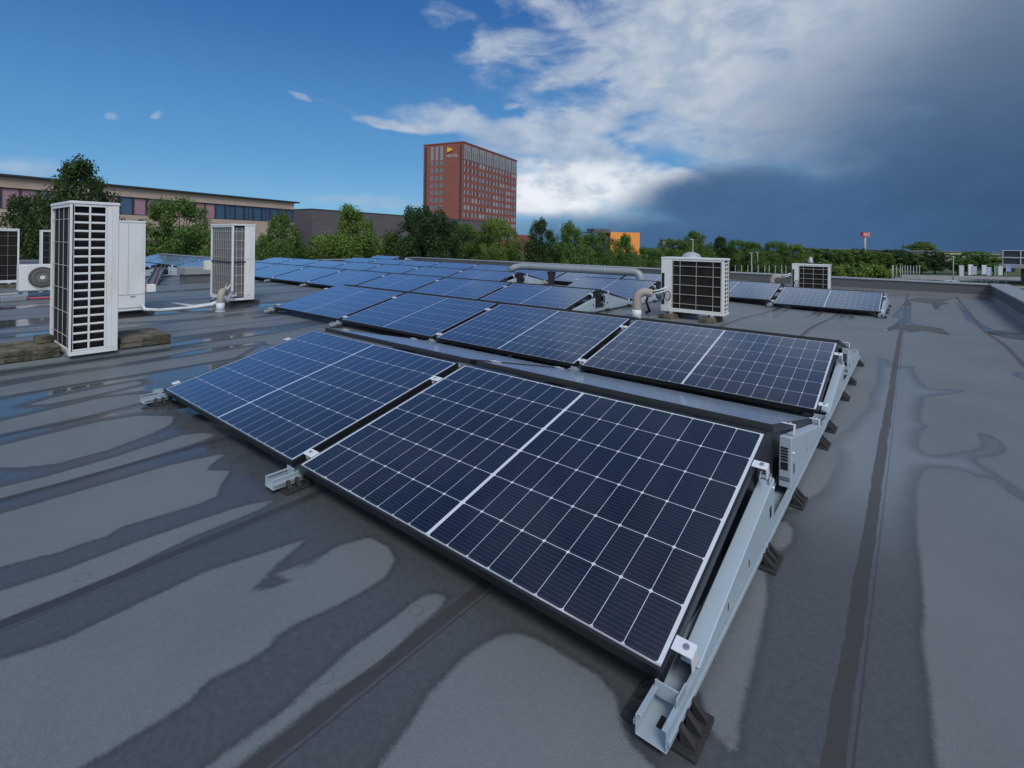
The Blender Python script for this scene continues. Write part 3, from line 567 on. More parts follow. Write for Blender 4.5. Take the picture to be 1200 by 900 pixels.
def ac_unit(label, x0, x1, y0, y1, z0, z1, style, name='air_conditioner', rz=0., loc=None):
    """x0..x1 long side, y0..y1 depth; the coil faces -y, the end grille faces +x"""
    w, d, h = x1-x0, y1-y0, z1-z0
    root = thing(name, label, 'air conditioner', loc or (x1, y0, z0), rz, 'outdoor air-conditioning units on the roof')
    # local frame: x from -w to 0, y from 0 to d
    P = .030
    c = MB(); wm = WHITE
    c.box(-w, 0, .0, d, .0, .035); c.box(-w, 0, d-.02, d, .035, h-.03)                     # base pan, rear sheet
    if style == 'plain':
        c.box(-w, 0, 0, d-.021, .036, h-.031)
    else:
        c.box(-w, -w+P, 0, d-.02, .035, h-.03); c.box(-P, 0, 0, P, .035, h-.03); c.box(-P, 0, d-.02-P, d-.02, .035, h-.03)
        c.box(-w+P, -P, 0, .018, .035, .055); c.box(-w+P, -P, 0, .018, h-.055, h-.03)
    c.build('cabinet', wm, root, .003)
    c = MB(); c.box(-w-.006, .006, -.006, d+.006, h-.03, h); c.build('top_cover', wm, root, .006, 2)
    for xx in (-w*.85, -w*.15-.04): c = MB(); c.box(xx, xx+.05, -.025, d+.025, -.03, 0); c.build('base_foot', GALV, root, .002)
    if style == 'slots':
        c = MB(); c.box(-w+P, -P-.012, .022, d-.03, .056, h-.056); c.build('coil', COIL, root)
        c = MB(); wires(c, 'Y', .010, -w+P, -P, .055, h-.055, 4, 6, .0024); c.build('wire_guard', mat('pale_wire', (.5,.5,.48), .4), root)
        c = MB(); lattice(c, 'X', 0, .012, .268, .036, h-.031, 2, 17, .016, .008, .019); c.build('slot_grille', wm, root, .0035)
        c = MB(); c.box(-.012, .002, .2685, d-.004, .036, h-.034); c.box(.002, .005, .300, .304, .05, h-.05); c.build('end_panel', wm, root, .003)
        for s in (.3, .7): c = MB(); c.tube([(-w*.5, d+.001, h*s), (-w*.5, d+.02, h*s)], .26, 28); c.build('fan_guard', WIRE, root)
    if style == 'small_slots':
        c = MB(); c.box(-w+P+w*.15, -P-.012, .022, d-.03, .056, h-.056); c.build('coil', COIL, root)
        c = MB(); wires(c, 'Y', .010, -w+P+w*.15, -P, .06, h-.06, 3, 5, .0045); c.box(-w+P+w*.15+.003, -w+P+w*.15+.013, .004, .018, .056, h-.056); c.box(-P-.012, -P, .004, .018, .056, h-.056); c.build('wire_guard', WIRE, root)
        c = MB(); c.box(-w+.002, -w+P+w*.15-.003, -.003, d-.022, .036, h-.032); c.build('service_panel', wm, root, .003)
        c = MB(); c.box(-w+.012, -w+.055, -.006, -.0035, .10, .585); c.build('valve_opening', DARK, root)
        c = MB(); c.tube([(-w+.08, -.03, .25+.06*math.cos(a)) if 0 else (-w+.115+.045*math.cos(a), -.03, .24+.07*math.sin(a)) for a in np.linspace(0, 6.3, 16)], .007, 8); c.build('cable_loop', RUBBER, root)
        c = MB(); lattice(c, 'X', 0, P+.02, d-.04, .05, h-.06, 2, 12, .02, .008, .016); c.build('slot_grille', wm, root, .0025)
        c = MB(); c.box(-.012, 0, d-.039, d-.004, .036, h-.034); c.build('end_panel', wm, root)
    if style == 'mesh':
        c = MB(); c.box(-w+P, -P-.012, .022, d-.03, .056, h-.056); c.build('coil', COILG, root)
        c = MB(); wires(c, 'Y', .012, -w+P, -P, .055, h-.055, 11, 8, .0026); c.build('wire_guard', mat('grey_wire', (.46,.46,.45), .4), root)
        c = MB(); c.box(-w+P, -P, .002, .012, h*.5-.012, h*.5+.012); c.box(-.004, .003, P, .225, h*.5-.012, h*.5+.012); c.build('mid_band', BLACK, root)
        c = MB(); wires(c, 'X', -.006, P, .20, .055, h-.055, 2, 8, .0028)
        c.build('end_guard', mat('pale_guard', (.55,.55,.53), .4), root)
        c = MB(); c.box(-.012, .002, .20, d-.004, .036, h-.034); c.build('end_panel', wm, root, .003)
        c = MB()
        for za, zb in ((.08, .62), (.70, 1.17)): c.box(.002, .008, .235, .295, za, zb)
        for zc in (.16, .48, .56, .80, 1.1): c.box(.008, .010, .25, .28, zc, zc+.03)
        c.build('cover_plate', WHITE2, root, .002)
    if style == 'coil_only':
        c = MB(); c.box(-w+P, -P-.012, .022, d-.03, .056, h-.056); c.build('coil', COIL, root)
        c = MB(); wires(c, 'Y', .010, -w+P, -P, .055, h-.055, 3, 5, .0035); c.build('wire_guard', mat('dull_wire', (.22,.21,.2), .5), root)
        c = MB(); c.box(-.012, .0, P, d-.022-P, .036, h-.034); c.build('end_panel', wm, root)
    if style == 'plain':
        c = MB(); c.box(0, .003, d*.42, d*.42+.006, .24, h-.04); c.box(0, .004, .003, d-.003, .225, .235); c.box(.0, .006, .01, d-.01, .04, .05); c.build('panel_seam', mat('seam_grey', (.42,.42,.40), .5), root)
        c = MB(); c.box(.0, .012, d*.5, d*.5+.06, .20, .212); c.build('handle', GALV, root)
    return root
ac_unit('tall white outdoor unit with black slotted end grille between mossy paver stacks', -6.22, -5.375, -.17, .187, .062, 1.457, 'slots')
ac_unit('plain white closed cabinet standing just behind the tall slotted unit', -9.1, -8.155, .80, 1.16, .085, 1.362, 'plain')
ac_unit('tall pale unit with grey mesh coil and a dark band at mid-height', -9.23, -8.345, 2.43, 2.805, .085, 1.372, 'mesh')
ac_unit('squat white unit with black coil and perforated end, behind the second row', -2.58, -1.655, 6.40, 6.70, .10, .932, 'small_slots')
ac_unit('small distant white unit with black coil, behind the farthest panel row by the parapet', -1.92, -1.115, 13.2, 13.5, -.05, .672, 'small_slots')
ac_unit('tall black-coiled unit cut off by the left photo edge, beside the small fan unit', -.95, 0, 0, .34, 0, 1.165, 'coil_only', rz=R(90), loc=(-14.6, .61, .105))
ac_unit('tall unit mostly hidden behind the slotted unit, above the small fan unit', -.95, 0, 0, .34, 0, 1.2, 'coil_only', rz=R(90), loc=(-19.7, 2.65, .09))
# small split unit with one fan, facing +x
t = thing('fan_unit', 'small low white unit with one round grey fan, left of the tall slotted unit', 'air conditioner', (-12.0, .30, .12), 0, 'outdoor air-conditioning units on the roof')
b = MB(); b.box(-.30, 0, 0, .80, 0, .475); b.build('cabinet', WHITE, t, .012, 2)
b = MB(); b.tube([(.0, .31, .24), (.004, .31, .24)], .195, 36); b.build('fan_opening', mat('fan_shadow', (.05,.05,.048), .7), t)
b = MB()
for i in range(28):
    a = 2*math.pi*i/28
    b.tube([(.012+.02*math.sin(q*math.pi), .31+math.cos(a+q*.5)*(.03+.165*q), .24+math.sin(a+q*.5)*(.03+.165*q)) for q in (0, .25, .5, .75, 1)], .0035, 5, False)
for r_ in (.07, .14, .195): b.tube([(.018, .31+math.cos(a)*r_, .24+math.sin(a)*r_) for a in np.linspace(0, 2*math.pi, 33)], .004, 6, False)
b.build('fan_guard', mat('fan_guard_grey', (.30,.29,.27), .5), t)
b = MB(); b.tube([(.012, .31, .24), (.034, .31, .24)], .036, 20); b.build('hub', WHITE, t)
for y_ in (.06, .68): b = MB(); b.box(-.28, -.02, y_, y_+.06, -.12, 0); b.build('base_foot', GALV, t)

# mossy concrete pavers that weigh the stand down
def paver_mat():
    m = mat('mossy_concrete', (.2,.19,.16), .9); t = NT(m.node_tree); b = m.node_tree.nodes['Principled BSDF']
    co = t.new('ShaderNodeTexCoord').outputs['Object']; n = t.noise(co, 9., 7., .7); f = t.noise(co, 70., 4., .7)
    c = t.mix(t.ss(n, .38, .62), (.040,.036,.020), (.150,.132,.096)); c = t.mix(t.ss(f, .5, .75), c, (.028,.027,.018))
    c = t.mix(t.m('MULTIPLY', t.ss(t.noise(co, 14., 4., .6), .58, .66), .8), c, (.17,.125,.025))
    t.put(b.inputs['Base Color'], c); bn = t.new('ShaderNodeBump'); bn.inputs['Strength'].default_value = .9; bn.inputs['Distance'].default_value = .008
    t.put(bn.inputs['Height'], t.m('ADD', n, f)); t.put(b.inputs['Normal'], bn.outputs[0]); return m
PAV = paver_mat()
def paver(label, x0, x1, y0, y1, z0, z1, rz=0., group='mossy pavers under the tall slotted unit'):
    cx, cy = (x0+x1)/2, (y0+y1)/2; b = MB(); hx, hy = (x1-x0)/2, (y1-y0)/2
    b.box(-hx, hx, -hy, hy, 0, z1-z0); o = b.build('concrete_paver', PAV, None, .006, 2); o.location = (cx, cy, z0); o.rotation_euler = (0, 0, rz)
    return tag(o, label, 'paver', group)
paver('lower mossy paver on the beam, right of the slotted unit', -5.98, -5.405, .215, .635, .062, .105)
paver('upper mossy paver with orange lichen, right of the slotted unit', -5.99, -5.42, .225, .640, .106, .150, R(.6))
paver('lower mossy paver on the beam, left of the slotted unit', -5.98, -5.42, -.86, -.215, .062, .105)
paver('upper mossy paver at left photo edge, left of the slotted unit', -5.98, -5.44, -.85, -.205, .106, .152, R(-.5))
paver('small dark brick lying on the pavers left of the slotted unit', -5.86, -5.70, -.335, -.215, .153, .215, R(3))
for lab, x0 in (('grey support beam under the front of the slotted unit and its pavers', -5.50), ('grey support beam under the rear of the slotted unit, behind the front one', -6.15)):
    b = MB(); b.prism([(x0, 0), (x0+.10, 0), (x0+.10, .022), (x0+.075, .060), (x0+.025, .060), (x0, .022)], -1.3, .64, 'Y'); tag(b.build('support_beam', worn(mat('beam_grey', (.085,.10,.105), .5), .5, 6.), None, .004), lab, 'support beam', 'beams under the slotted unit')
for i, (x, y, lab) in enumerate([(-2.44, 6.36, 'front left dark mossy pad under the squat white unit'), (-2.44, 6.70, 'rear left dark mossy pad under the squat white unit'), (-1.85, 6.36, 'front right dark mossy pad under the squat white unit'), (-1.85, 6.70, 'rear right dark mossy pad under the squat white unit')]):
    o = paver(lab, x-.10, x+.10, y-.13, y+.13, -.005, .068, R(8*i-10), 'mossy pads under the squat white unit')
for x, y, lab in ((-8.86, 2.62, 'dark pad under the left side of the mesh-coil unit'), (-8.48, 2.62, 'dark pad under the right side of the mesh-coil unit'), (-8.85, 1.0, 'dark pad under the left side of the plain cabinet'), (-8.3, 1.0, 'dark pad under the right side of the plain cabinet')):
    b = MB(); b.prism([(x-.09, 0), (x+.09, 0), (x+.07, .052), (x-.07, .052)], y-.3, y+.3, 'Y'); tag(b.build('rubber_pad', RUBBER, None, .004), lab, 'pad', 'rubber pads under the outdoor units')
paver('mossy slab under the unit at the left photo edge', -14.98, -14.55, -.3, .62, .0, .07, 0, 'mossy slab')

# insulated pipe risers that come out of the roof and bend over to a unit
TAN = worn(mat('tan_insulation', (.30,.265,.235), .8), .4, 12., (1,1,1), (.6,.55,.5), .1, .6, 60.)
GREYW = worn(mat('white_sleeve', (.55,.59,.61), .45), .4, 20.)
def arc(c, r, a0, a1, n, plane): return [Vector(c)+plane[0]*math.cos(a)*r+plane[1]*math.sin(a)*r for a in np.linspace(a0, a1, n)]
def riser(label, x, y, rad, hgt, dirv, reach):
    t = thing('pipe_elbow', label, 'pipe', (x, y, -float(drop(x, y)))); dv = Vector(dirv).normalized(); br = .12
    b = MB(); b.tube([(0,0,0), (0,0,.135)], rad*1.12, 20); b.tube([(0,0,0), (0,0,.010)], rad*1.35, 20); b.build('roof_sleeve', GREYW, t)
    pth = [Vector((0,0,z)) for z in np.linspace(.13, hgt-br, 8)] + arc(dv*br+Vector((0,0,hgt-br)), br, math.pi, math.pi/2, 9, (dv, UP))[1:] + [dv*(br+q)+Vector((0,0,hgt-q*.12)) for q in np.linspace(.03, reach, 5)]
    b = MB(); b.tube(pth, rad, 16, True, .018); b.build('insulation', TAN, t)
    b = MB(); e = pth[-1]
    for j, (o1, o2) in enumerate(((.022, .015), (-.02, .02), (0, -.022))):
        s = Vector((-dv.y, dv.x, 0))*o1 + UP*o2
        b.tube([e-dv*.05+s, e+dv*.10+s+UP*.03, e+dv*.22+s*1.8+UP*(.05+.02*j)], .011, 8)
    b.build('pipe_tail', GREYW, t); return t
riser('tan insulated pipe elbow rising from a white sleeve, left of the squat white unit', -2.79, 5.99, .062, .40, (.95, .55, 0), .10)
riser('tan pipe elbow rising from a white sleeve in front of the mesh-coil unit', -7.82, 2.05, .052, .30, (-.8, .62, 0), .10)
riser('small tan pipe elbow left of the small distant unit', -2.35, 13.1, .06, .42, (.95, .3, 0), .08)
b = MB(); b.tube([(-2.62, 6.42, .40), (-2.75, 6.34, .36), (-2.80, 6.36, .22), (-2.78, 6.45, .06), (-2.9, 6.6, .02)], .02, 10); tag(b.build('cable_bundle', RUBBER), 'black cable bundle hanging down beside the squat white unit', 'cable')
b = MB(); b.tube([(-2.60, 6.35, .33), (-2.545, 6.33, .33)], .055, 16); b.tube([(-2.545, 6.33, .33), (-2.53, 6.33, .33)], .062, 16); tag(b.build('junction_box', worn(mat('blue_grey_plastic', (.10,.15,.20), .5), .2)), 'round blue-grey junction box on the left side of the squat white unit', 'junction box')
# white pipes lying on the roof between the cabinet and the mesh unit
PIPW = worn(mat('white_pipe', (.52,.54,.56), .4), .5, 8.)
b = MB(); b.tube([(-8.14, 1.12, .17), (-8.05, 1.13, .10), (-8.02, 1.3, .075), (-8.0, 1.75, .075), (-7.94, 1.98, .10), (-7.95, 2.2, .17), (-8.3, 2.43, .24)], .024, 12); tag(b.build('refrigerant_pipe', PIPW), 'white lagged pipe running along the roof from the plain cabinet to the mesh-coil unit', 'pipe', 'white lagged pipes')
b = MB(); b.tube([(-8.9, 1.75, .055), (-8.3, 1.85, .055), (-8.1, 2.0, .09), (-8.15, 2.43, .2)], .022, 12); tag(b.build('refrigerant_pipe', PIPW), 'thinner pale pipe lying behind the white lagged pipe', 'pipe', 'white lagged pipes')
b = MB(); b.box(-8.15, -8.06, 1.17, 1.27, .34, .45); tag(b.build('isolator_box', WHITE2, None, .006), 'small white isolator box on the right side of the plain cabinet', 'electrical box')
b = MB(); b.box(-8.5, -8.37, 2.30, 2.42, .56, .72); tag(b.build('isolator_box', WHITE2, None, .006), 'small white isolator box on the left side of the mesh-coil unit', 'electrical box').location = (-.86, .06, 0)
# cable tray that leads out of the left gable
CAB = mat('red_cable', (.26,.04,.06), .5); TRAY = worn(mat('cable_tray', (.17,.18,.19), .5, .3), .4)
t = thing('cable_tray', 'sloping grey cable tray with a red cable, leading out of the left gable opening', 'cable tray', (-15.9, 3.65, 0), R(-20))
b = MB(); A = Matrix.Rotation(R(20), 4, 'Y'); b.box(0, 2.6, -.10, .10, .02, .03, Matrix.Translation((0,0,.95-.7)) @ Matrix.Rotation(R(5.5), 4, 'Y')); b.box(0, 2.6, -.105, -.095, .03, .10, Matrix.Translation((0,0,.25)) @ Matrix.Rotation(R(5.5), 4, 'Y')); b.box(0, 2.6, .095, .105, .03, .10, Matrix.Translation((0,0,.25)) @ Matrix.Rotation(R(5.5), 4, 'Y')); b.build('tray', TRAY, t)
b = MB(); b.tube([(-.3, 0, .33), (.1, .02, .32), (.7, -.02, .26), (2.6, .03, .06), (2.9, .0, .03)], .014, 8); b.build('cable', CAB, t)
b = MB(); b.tube([(-12.2, -.6, .03), (-11.9, -.2, .03), (-11.55, .2, .035), (-11.4, .7, .03), (-11.2, 1.4, .03)], .022, 8); tag(b.build('cable', CAB), 'red cable lying on the roof in front of the small fan unit', 'cable')
b = MB(); b.box(-11.72, -11.45, .02, .34, 0, .09); tag(b.build('cable_cover', worn(mat('cover_grey', (.20,.23,.27), .5), .3), None, .01), 'grey cable cover on the red cable below the small fan unit', 'cable cover')
b = MB(); b.tube([(-12.6, -1.2, .07), (-12.1, -.5, .05), (-11.75, .02, .05)], .03, 10); tag(b.build('drain_hose', PIPW), 'white drain hose at the left photo edge under the small fan unit', 'hose')
# grey ventilation box
t = thing('vent_box', 'low grey metal box with a darker base, left of the mesh-coil unit', 'vent box', (-13.6, 3.53, 0))
b = MB(); b.box(-.5, 0, 0, .56, .0, .19); b.build('base', worn(mat('vent_base', (.10,.105,.11), .6), .3), t); b = MB(); b.box(-.56, .05, -.05, .61, .192, .37); b.build('hood', worn(mat('vent_hood', (.27,.28,.28), .5, .2), .3), t, .01)
# mushroom vent behind the squat unit
def vent(label, x, y, z, r_, h_):
    t = thing('roof_vent', label, 'roof vent', (x, y, z)); b = MB(); b.cyl((0,0,0), r_*.55, h_*.7, 20); b.build('stack', GALV, t)
    b = MB(); b.tube([(0,0,h_*.62), (0,0,h_*.70), (0,0,h_*.86), (0,0,h_*.96), (0,0,h_)], [r_*.95, r_, r_*.9, r_*.6, r_*.2], 24); b.build('cowl', worn(mat('vent_grey', (.36,.37,.38), .5, .2), .3), t)
    b = MB()
    for i in range(20):
        a = 2*math.pi*i/20; b.box(r_*.97, r_*1.02, -.015, .015, h_*.63, h_*.85, Matrix.Rotation(a, 4, 'Z'))
    b.build('louvre', DARK, t); return t
vent('ribbed grey mushroom vent rising behind the squat white unit', -2.33, 7.02, 0., .21, 1.01)
vent('small pale vent post behind the small distant unit', -1.62, 13.95, -.14, .07, .98)
# long duct behind the farthest row
DUCT = worn(mat('duct_white', (.23,.27,.29), .45, .1), .35, 2., (1,1,1), (.6,.6,.6), .2)
t = thing('duct_pipe', 'long pale horizontal pipe on a dark post, behind the farthest panel row', 'pipe', (-7.0, 9.95, 0))
DX0, DX1, zc, rr = -1.0, 2.35, .445, .092
pth = [Vector((DX0-.25, -.22, zc-.12)), Vector((DX0-.16, -.1, zc-.03)), Vector((DX0, 0, zc))] + [Vector((x, 0, zc)) for x in np.linspace(DX0+.3, DX1, 14)] + arc((DX1, 0, zc-.15), .15, math.pi/2, 0, 8, (Vector((1,0,0)), UP))[1:] + [Vector((DX1+.15, 0, .1))]
b = MB(); b.tube(pth, rr, 22); b.build('pipe_run', DUCT, t)
b = MB()
for x in (DX0+.2, .62, .85, 1.6, DX1): b.tube([(x-.012, 0, zc), (x+.012, 0, zc)], rr+.005, 22)
b.build('joint_band', worn(mat('duct_band', (.3,.33,.34), .5, .2), .3), t)
b = MB(); b.box(-.09, .09, -.08, .08, 0, .03); b.prism([(-.06, .03), (.06, .03), (.07, .20), (.11, .345), (-.11, .345), (-.07, .20)], -.05, .05, 'Y'); b.build('support_post', RUBBER, t)
# ------------------------------------------------------------------ ground around the building
def ground_mat(name, a, b_, sc_, rough=.95):
    m = mat(name, a, rough); t = NT(m.node_tree); b = m.node_tree.nodes['Principled BSDF']; co = t.new('ShaderNodeTexCoord').outputs['Object']
    t.put(b.inputs['Base Color'], t.mix(t.ss(t.noise(co, sc_, 8., .65), .35, .68), a, b_)); return m
GRASS = ground_mat('grass', (.030,.055,.014), (.060,.085,.022), .35)
ASPH = ground_mat('asphalt', (.045,.047,.05), (.07,.07,.072), .5, .8)
PAVE = ground_mat('paving', (.19,.185,.175), (.26,.25,.235), .8, .85)
gb = MB(); n_ = 48
for (r0, h0), (r1, h1) in (((0, 0), (150, 0)), ((150, 0), (600, -3.9)), ((600, -3.9), (3500, -30))):       # the land falls away gently
    for i in range(n_):
        p = [(r_*math.cos(a), r_*math.sin(a), GZ+h) for r_, h, a in ((r0, h0, 2*math.pi*i/n_), (r1, h1, 2*math.pi*i/n_), (r1, h1, 2*math.pi*(i+1)/n_), (r0, h0, 2*math.pi*(i+1)/n_))]
        gb.face(p if r0 else p[1:3]+[p[0]])
struct(gb.build('ground', GRASS))
def strip(name, pts, m, dz):
    b = MB(); b.face([(p.x, p.y, GZ+dz) for p in pts]); return struct(b.build(name, m))
strip('road', [at(560, 60), at(1300, 60), at(1300, 74), at(560, 74)], ASPH, .010)
strip('path', [at(860, 76), at(1300, 76), at(1300, 80), at(860, 80)], PAVE, .008)
strip('parking_lot', [at(930, 96), at(1260, 90), at(1260, 104), at(930, 112)], PAVE, .008)

# ------------------------------------------------------------------ trees and hedges
def leaf_mat(name, a, b_, c_):
    m = mat(name, a, .6, spec=.25); t = NT(m.node_tree); b = m.node_tree.nodes['Principled BSDF']
    g = t.new('ShaderNodeAttribute', attribute_name='leaf').outputs['Fac']
    col = t.mix(t.ss(g, .0, .55), a, b_); col = t.mix(t.ss(g, .7, 1.), col, c_)
    t.put(b.inputs['Base Color'], col)
    tr = t.new('ShaderNodeBsdfTranslucent'); t.put(tr.inputs['Color'], t.mix(.5, col, c_)); mx = t.new('ShaderNodeMixShader'); mx.inputs[0].default_value = .28
    t.t.links.new(b.outputs[0], mx.inputs[1]); t.t.links.new(tr.outputs[0], mx.inputs[2])
    t.t.links.new(mx.outputs[0], t.t.nodes['Material Output'].inputs[0]); return m
L_MID = leaf_mat('leaf_green', (.046,.096,.026), (.092,.172,.040), (.16,.235,.055))
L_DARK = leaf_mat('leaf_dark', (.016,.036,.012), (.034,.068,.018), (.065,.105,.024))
L_LIGHT = leaf_mat('leaf_light', (.064,.124,.026), (.120,.196,.038), (.20,.262,.055))
BARK = worn(mat('bark', (.06,.045,.032), .9), .4)
def leaves_mesh(name, centres, radii, n, size, seed, m, flat=1.):
    """n small bent leaf clusters spread through clumps; returns a mesh"""
    rg = np.random.default_rng(seed); centres = np.array(centres, float); radii = np.array(radii, float)
    pr = radii**2/np.sum(radii**2); ci = rg.choice(len(centres), n, p=pr)
    d = rg.normal(size=(n, 3)); d /= np.linalg.norm(d, axis=1)[:, None]
    rad = radii[ci]*(rg.uniform(0, 1, n)**.42)*rg.uniform(.8, 1.18, n)
    p = centres[ci] + d*rad[:, None]*np.array([1, 1, flat])
    nr = d*.7 + rg.normal(size=(n, 3))*.6 + np.array([0, 0, .35]); nr /= np.linalg.norm(nr, axis=1)[:, None]
    a = np.cross(nr, rg.normal(size=(n, 3))); a /= np.linalg.norm(a, axis=1)[:, None]; bb = np.cross(nr, a)
    s = size*rg.uniform(.55, 1.35, n)[:, None]
    q = np.stack([p-a*s, p-bb*s*.55+nr*s*.12, p+a*s, p+bb*s*.55+nr*s*.12], 1).reshape(-1, 3)
    me = bpy.data.meshes.new(name); me.vertices.add(4*n); me.vertices.foreach_set('co', q.ravel()); me.loops.add(4*n)
    me.loops.foreach_set('vertex_index', np.arange(4*n, dtype=np.int32)); me.polygons.add(n)
    me.polygons.foreach_set('loop_start', np.arange(0, 4*n, 4, dtype=np.int32)); me.polygons.foreach_set('loop_total', np.full(n, 4, np.int32)); me.update()
    tone = np.clip(rg.uniform(0, 1, len(centres))[ci]*.6 + rg.uniform(0, 1, n)*.4, 0, 1)
    at2 = me.attributes.new('leaf', 'FLOAT', 'FACE'); at2.data.foreach_set('value', tone.astype(np.float32)); me.materials.append(m); return me
def crown_clumps(seed, kind):
    """unit tree: z from 0 to 1, radius about 0.5"""
    rg = random.Random(seed); C, Rr = [], []
    n = {'broad': 150, 'cone': 140, 'round': 80}[kind]
    def prof(z):
        if kind == 'cone': return .46 if z < .52 else .46*max(0, 1-(z-.52)/.50)**.8
        if kind == 'broad': return .46 if z < .58 else .46*max(0, 1-((z-.58)/.44)**1.8)**.6
        return .46*math.sqrt(max(.02, 1-((z-.56)/.45)**2))
    for i in range(n):
        z = .18+.78*rg.random()**(1.0 if kind == 'cone' else .85); rad = prof(z)*rg.uniform(.82, 1.08)
        a = rg.uniform(0, 2*math.pi); rr = rad*rg.uniform(.15, 1.)**.6
        C.append((math.cos(a)*rr, math.sin(a)*rr, z)); Rr.append(rg.uniform(.05, .088)*(1.15 if z < .7 else .85))
    for i in range(4): C.append((rg.uniform(-.03, .03), rg.uniform(-.03, .03), .91+.08*i/4)); Rr.append(.042-.005*i)
    for i in range(10): C.append((rg.uniform(-.2, .2), rg.uniform(-.2, .2), rg.uniform(.25, .72))); Rr.append(.14)
    return C, Rr
def make_tree(seed, kind, m, n, size):
    C, Rr = crown_clumps(seed, kind); rg = random.Random(seed+9)
    me = leaves_mesh('crown', C, Rr, n, size, seed, m)
    b = MB(); b.tube([(0,0,0), (.01,0,.12), (-.006,.006,.3), (.008,-.004,.6), (0,0,.9)], [.026, .021, .017, .010, .003], 9)
    for i in range(14):
        c = Vector(rg.choice(C[:-14])); z = max(.14, c.z*.62-.02); b.tube([(0,0,z), (c.x*.5, c.y*.5, (z+c.z)/2-.01), tuple(c)], [.009, .006, .002], 6)
    tr = b.build('trunk', BARK); tm = tr.data; bpy.data.objects.remove(tr)
    return me, tm
TREES = {('cone', 'mid'): make_tree(11, 'cone', L_MID, 42000, .0105), ('broad', 'mid'): make_tree(12, 'broad', L_MID, 42000, .0105), ('broad', 'dark'): make_tree(13, 'broad', L_DARK, 42000, .0105),
         ('cone', 'dark'): make_tree(14, 'cone', L_DARK, 42000, .0105), ('broad', 'light'): make_tree(15, 'broad', L_LIGHT, 42000, .0105), ('cone', 'light'): make_tree(19, 'cone', L_LIGHT, 42000, .0105), ('round', 'mid'): make_tree(16, 'round', L_MID, 9000, .021),
         ('round', 'dark'): make_tree(17, 'round', L_DARK, 9000, .021), ('round', 'light'): make_tree(18, 'round', L_LIGHT, 9000, .021)}
def tree(px, py, wpx, depth, shape, tone, label, group, rz):
    P = at(px, depth, GZ); H = zz(px, py, depth)-GZ; Wd = wpx*(1.22 if depth < 60 else 1.2)*depth/F_PX
    t = thing('tree', label, 'tree', P, rz, group); c, tm = TREES[(shape, tone)]
    for nm, me_ in (('crown', c), ('trunk', tm)):
        o = bpy.data.objects.new(nm, me_); COL.objects.link(o); o.parent = t; o.scale = (Wd, Wd, H)
    return t
NEAR = [ # px of the top, py of the top, width, distance, shape, tone, label
 (93, 188, 112, 30, 'cone', 'dark', 'tall leafy tree rising behind the tall slotted unit, the highest tree at left'),
 (42, 226, 92, 32, 'broad', 'dark', 'dark bushy tree at far left in front of the brick building, beside the highest tree'),
 (210, 233, 92, 33, 'broad', 'mid', 'green tree between the plain white cabinet and the mesh-coil unit'),
 (275, 268, 70, 37, 'broad', 'mid', 'tree mostly hidden behind the mesh-coil unit'),
 (330, 247, 68, 36, 'cone', 'mid', 'green tree right of the mesh-coil unit, at the end of the brick building'),
 (366, 276, 36, 40, 'round', 'mid', 'small low tree in front of the corner of the purple-grey building'),
 (412, 240, 94, 36, 'cone', 'light', 'bright green tree in front of the purple-grey building'),
 (463, 272, 40, 39, 'round', 'mid', 'low tree in the gap between the bright green tree and the very dark tree'),
 (499, 239, 94, 36, 'broad', 'dark', 'very dark broad tree left of the red tower'),
 (545, 262, 50, 40, 'broad', 'mid', 'green tree at the foot of the left corner of the red tower'),
 (583, 256, 62, 38, 'broad', 'light', 'light green tree at the foot of the red tower'),
 (633, 258, 60, 38, 'cone', 'dark', 'dark pointed tree just right of the red tower'),
 (668, 259, 58, 39, 'cone', 'mid', 'pointed tree between the dark pointed tree and the orange building'),
 (700, 272, 52, 41, 'broad', 'mid', 'tree in front of the glass half of the orange building'),
 (731, 273, 46, 39, 'cone', 'mid', 'tree in front of the orange facade'),
 (760, 290, 44, 52, 'broad', 'mid', 'low tree just right of the orange building')]
for i, a in enumerate(NEAR): tree(*a[:7], 'trees behind the far parapet', i*1.7)
MIDT = [(790,280,44,'broad','mid'), (814,270,44,'cone','mid'), (845,278,40,'cone','dark'), (866,281,36,'broad','mid'), (884,283,36,'cone','mid'), (907,283,38,'broad','mid'), (931,286,34,'broad','light'),
        (951,290,30,'round','mid'), (962,291,28,'round','dark'), (978,292,28,'round','mid'), (997,292,30,'round','light'), (1005,291,24,'round','dark'), (1018,294,32,'round','mid'), (1036,296,28,'round','light'), (1051,292,30,'round','dark'),
        (1068,296,28,'round','mid'), (1080,297,24,'round','dark'), (1096,294,26,'round','dark'), (1123,298,24,'round','mid'), (1143,294,34,'round','mid'), (1166,298,26,'round','light'), (1176,303,20,'round','dark')]
words = ['peeping out above the left half of the squat white unit', 'the highest of the row, above the ribbed mushroom vent', 'directly above the right end of the squat white unit', 'just right of the squat white unit, first in the open row', 'second right of the squat white unit', 'midway between the squat unit and the small distant unit',
         'just left of the small distant unit', 'behind the small distant unit', 'just right of the vent post', 'the first tree behind the left end of the hedge', 'light green, behind the left part of the hedge', 'small and dark, left of the red sign mast', 'at the foot of the red sign mast', 'yellowish, right of the red sign mast', 'dark, left of the white posts',
         'standing behind the white posts', 'just right of the white posts', 'below the far round tree', 'left of the pale flags', 'the biggest one above the pale flags', 'between the flags and the building on stilts', 'dark and low, touching the building on stilts']
for i, (px, py, w_, sh_, to_) in enumerate(MIDT):
    tree(px, py, w_*1.12, 72 if px < 945 else 112, sh_, to_, 'distant street tree, ' + words[i], 'street trees along the horizon', i*2.3)
tree(1078, 283, 36, 260, 'round', 'light', 'large rounded tree far away above the roofs at right', 'far tree', .4)
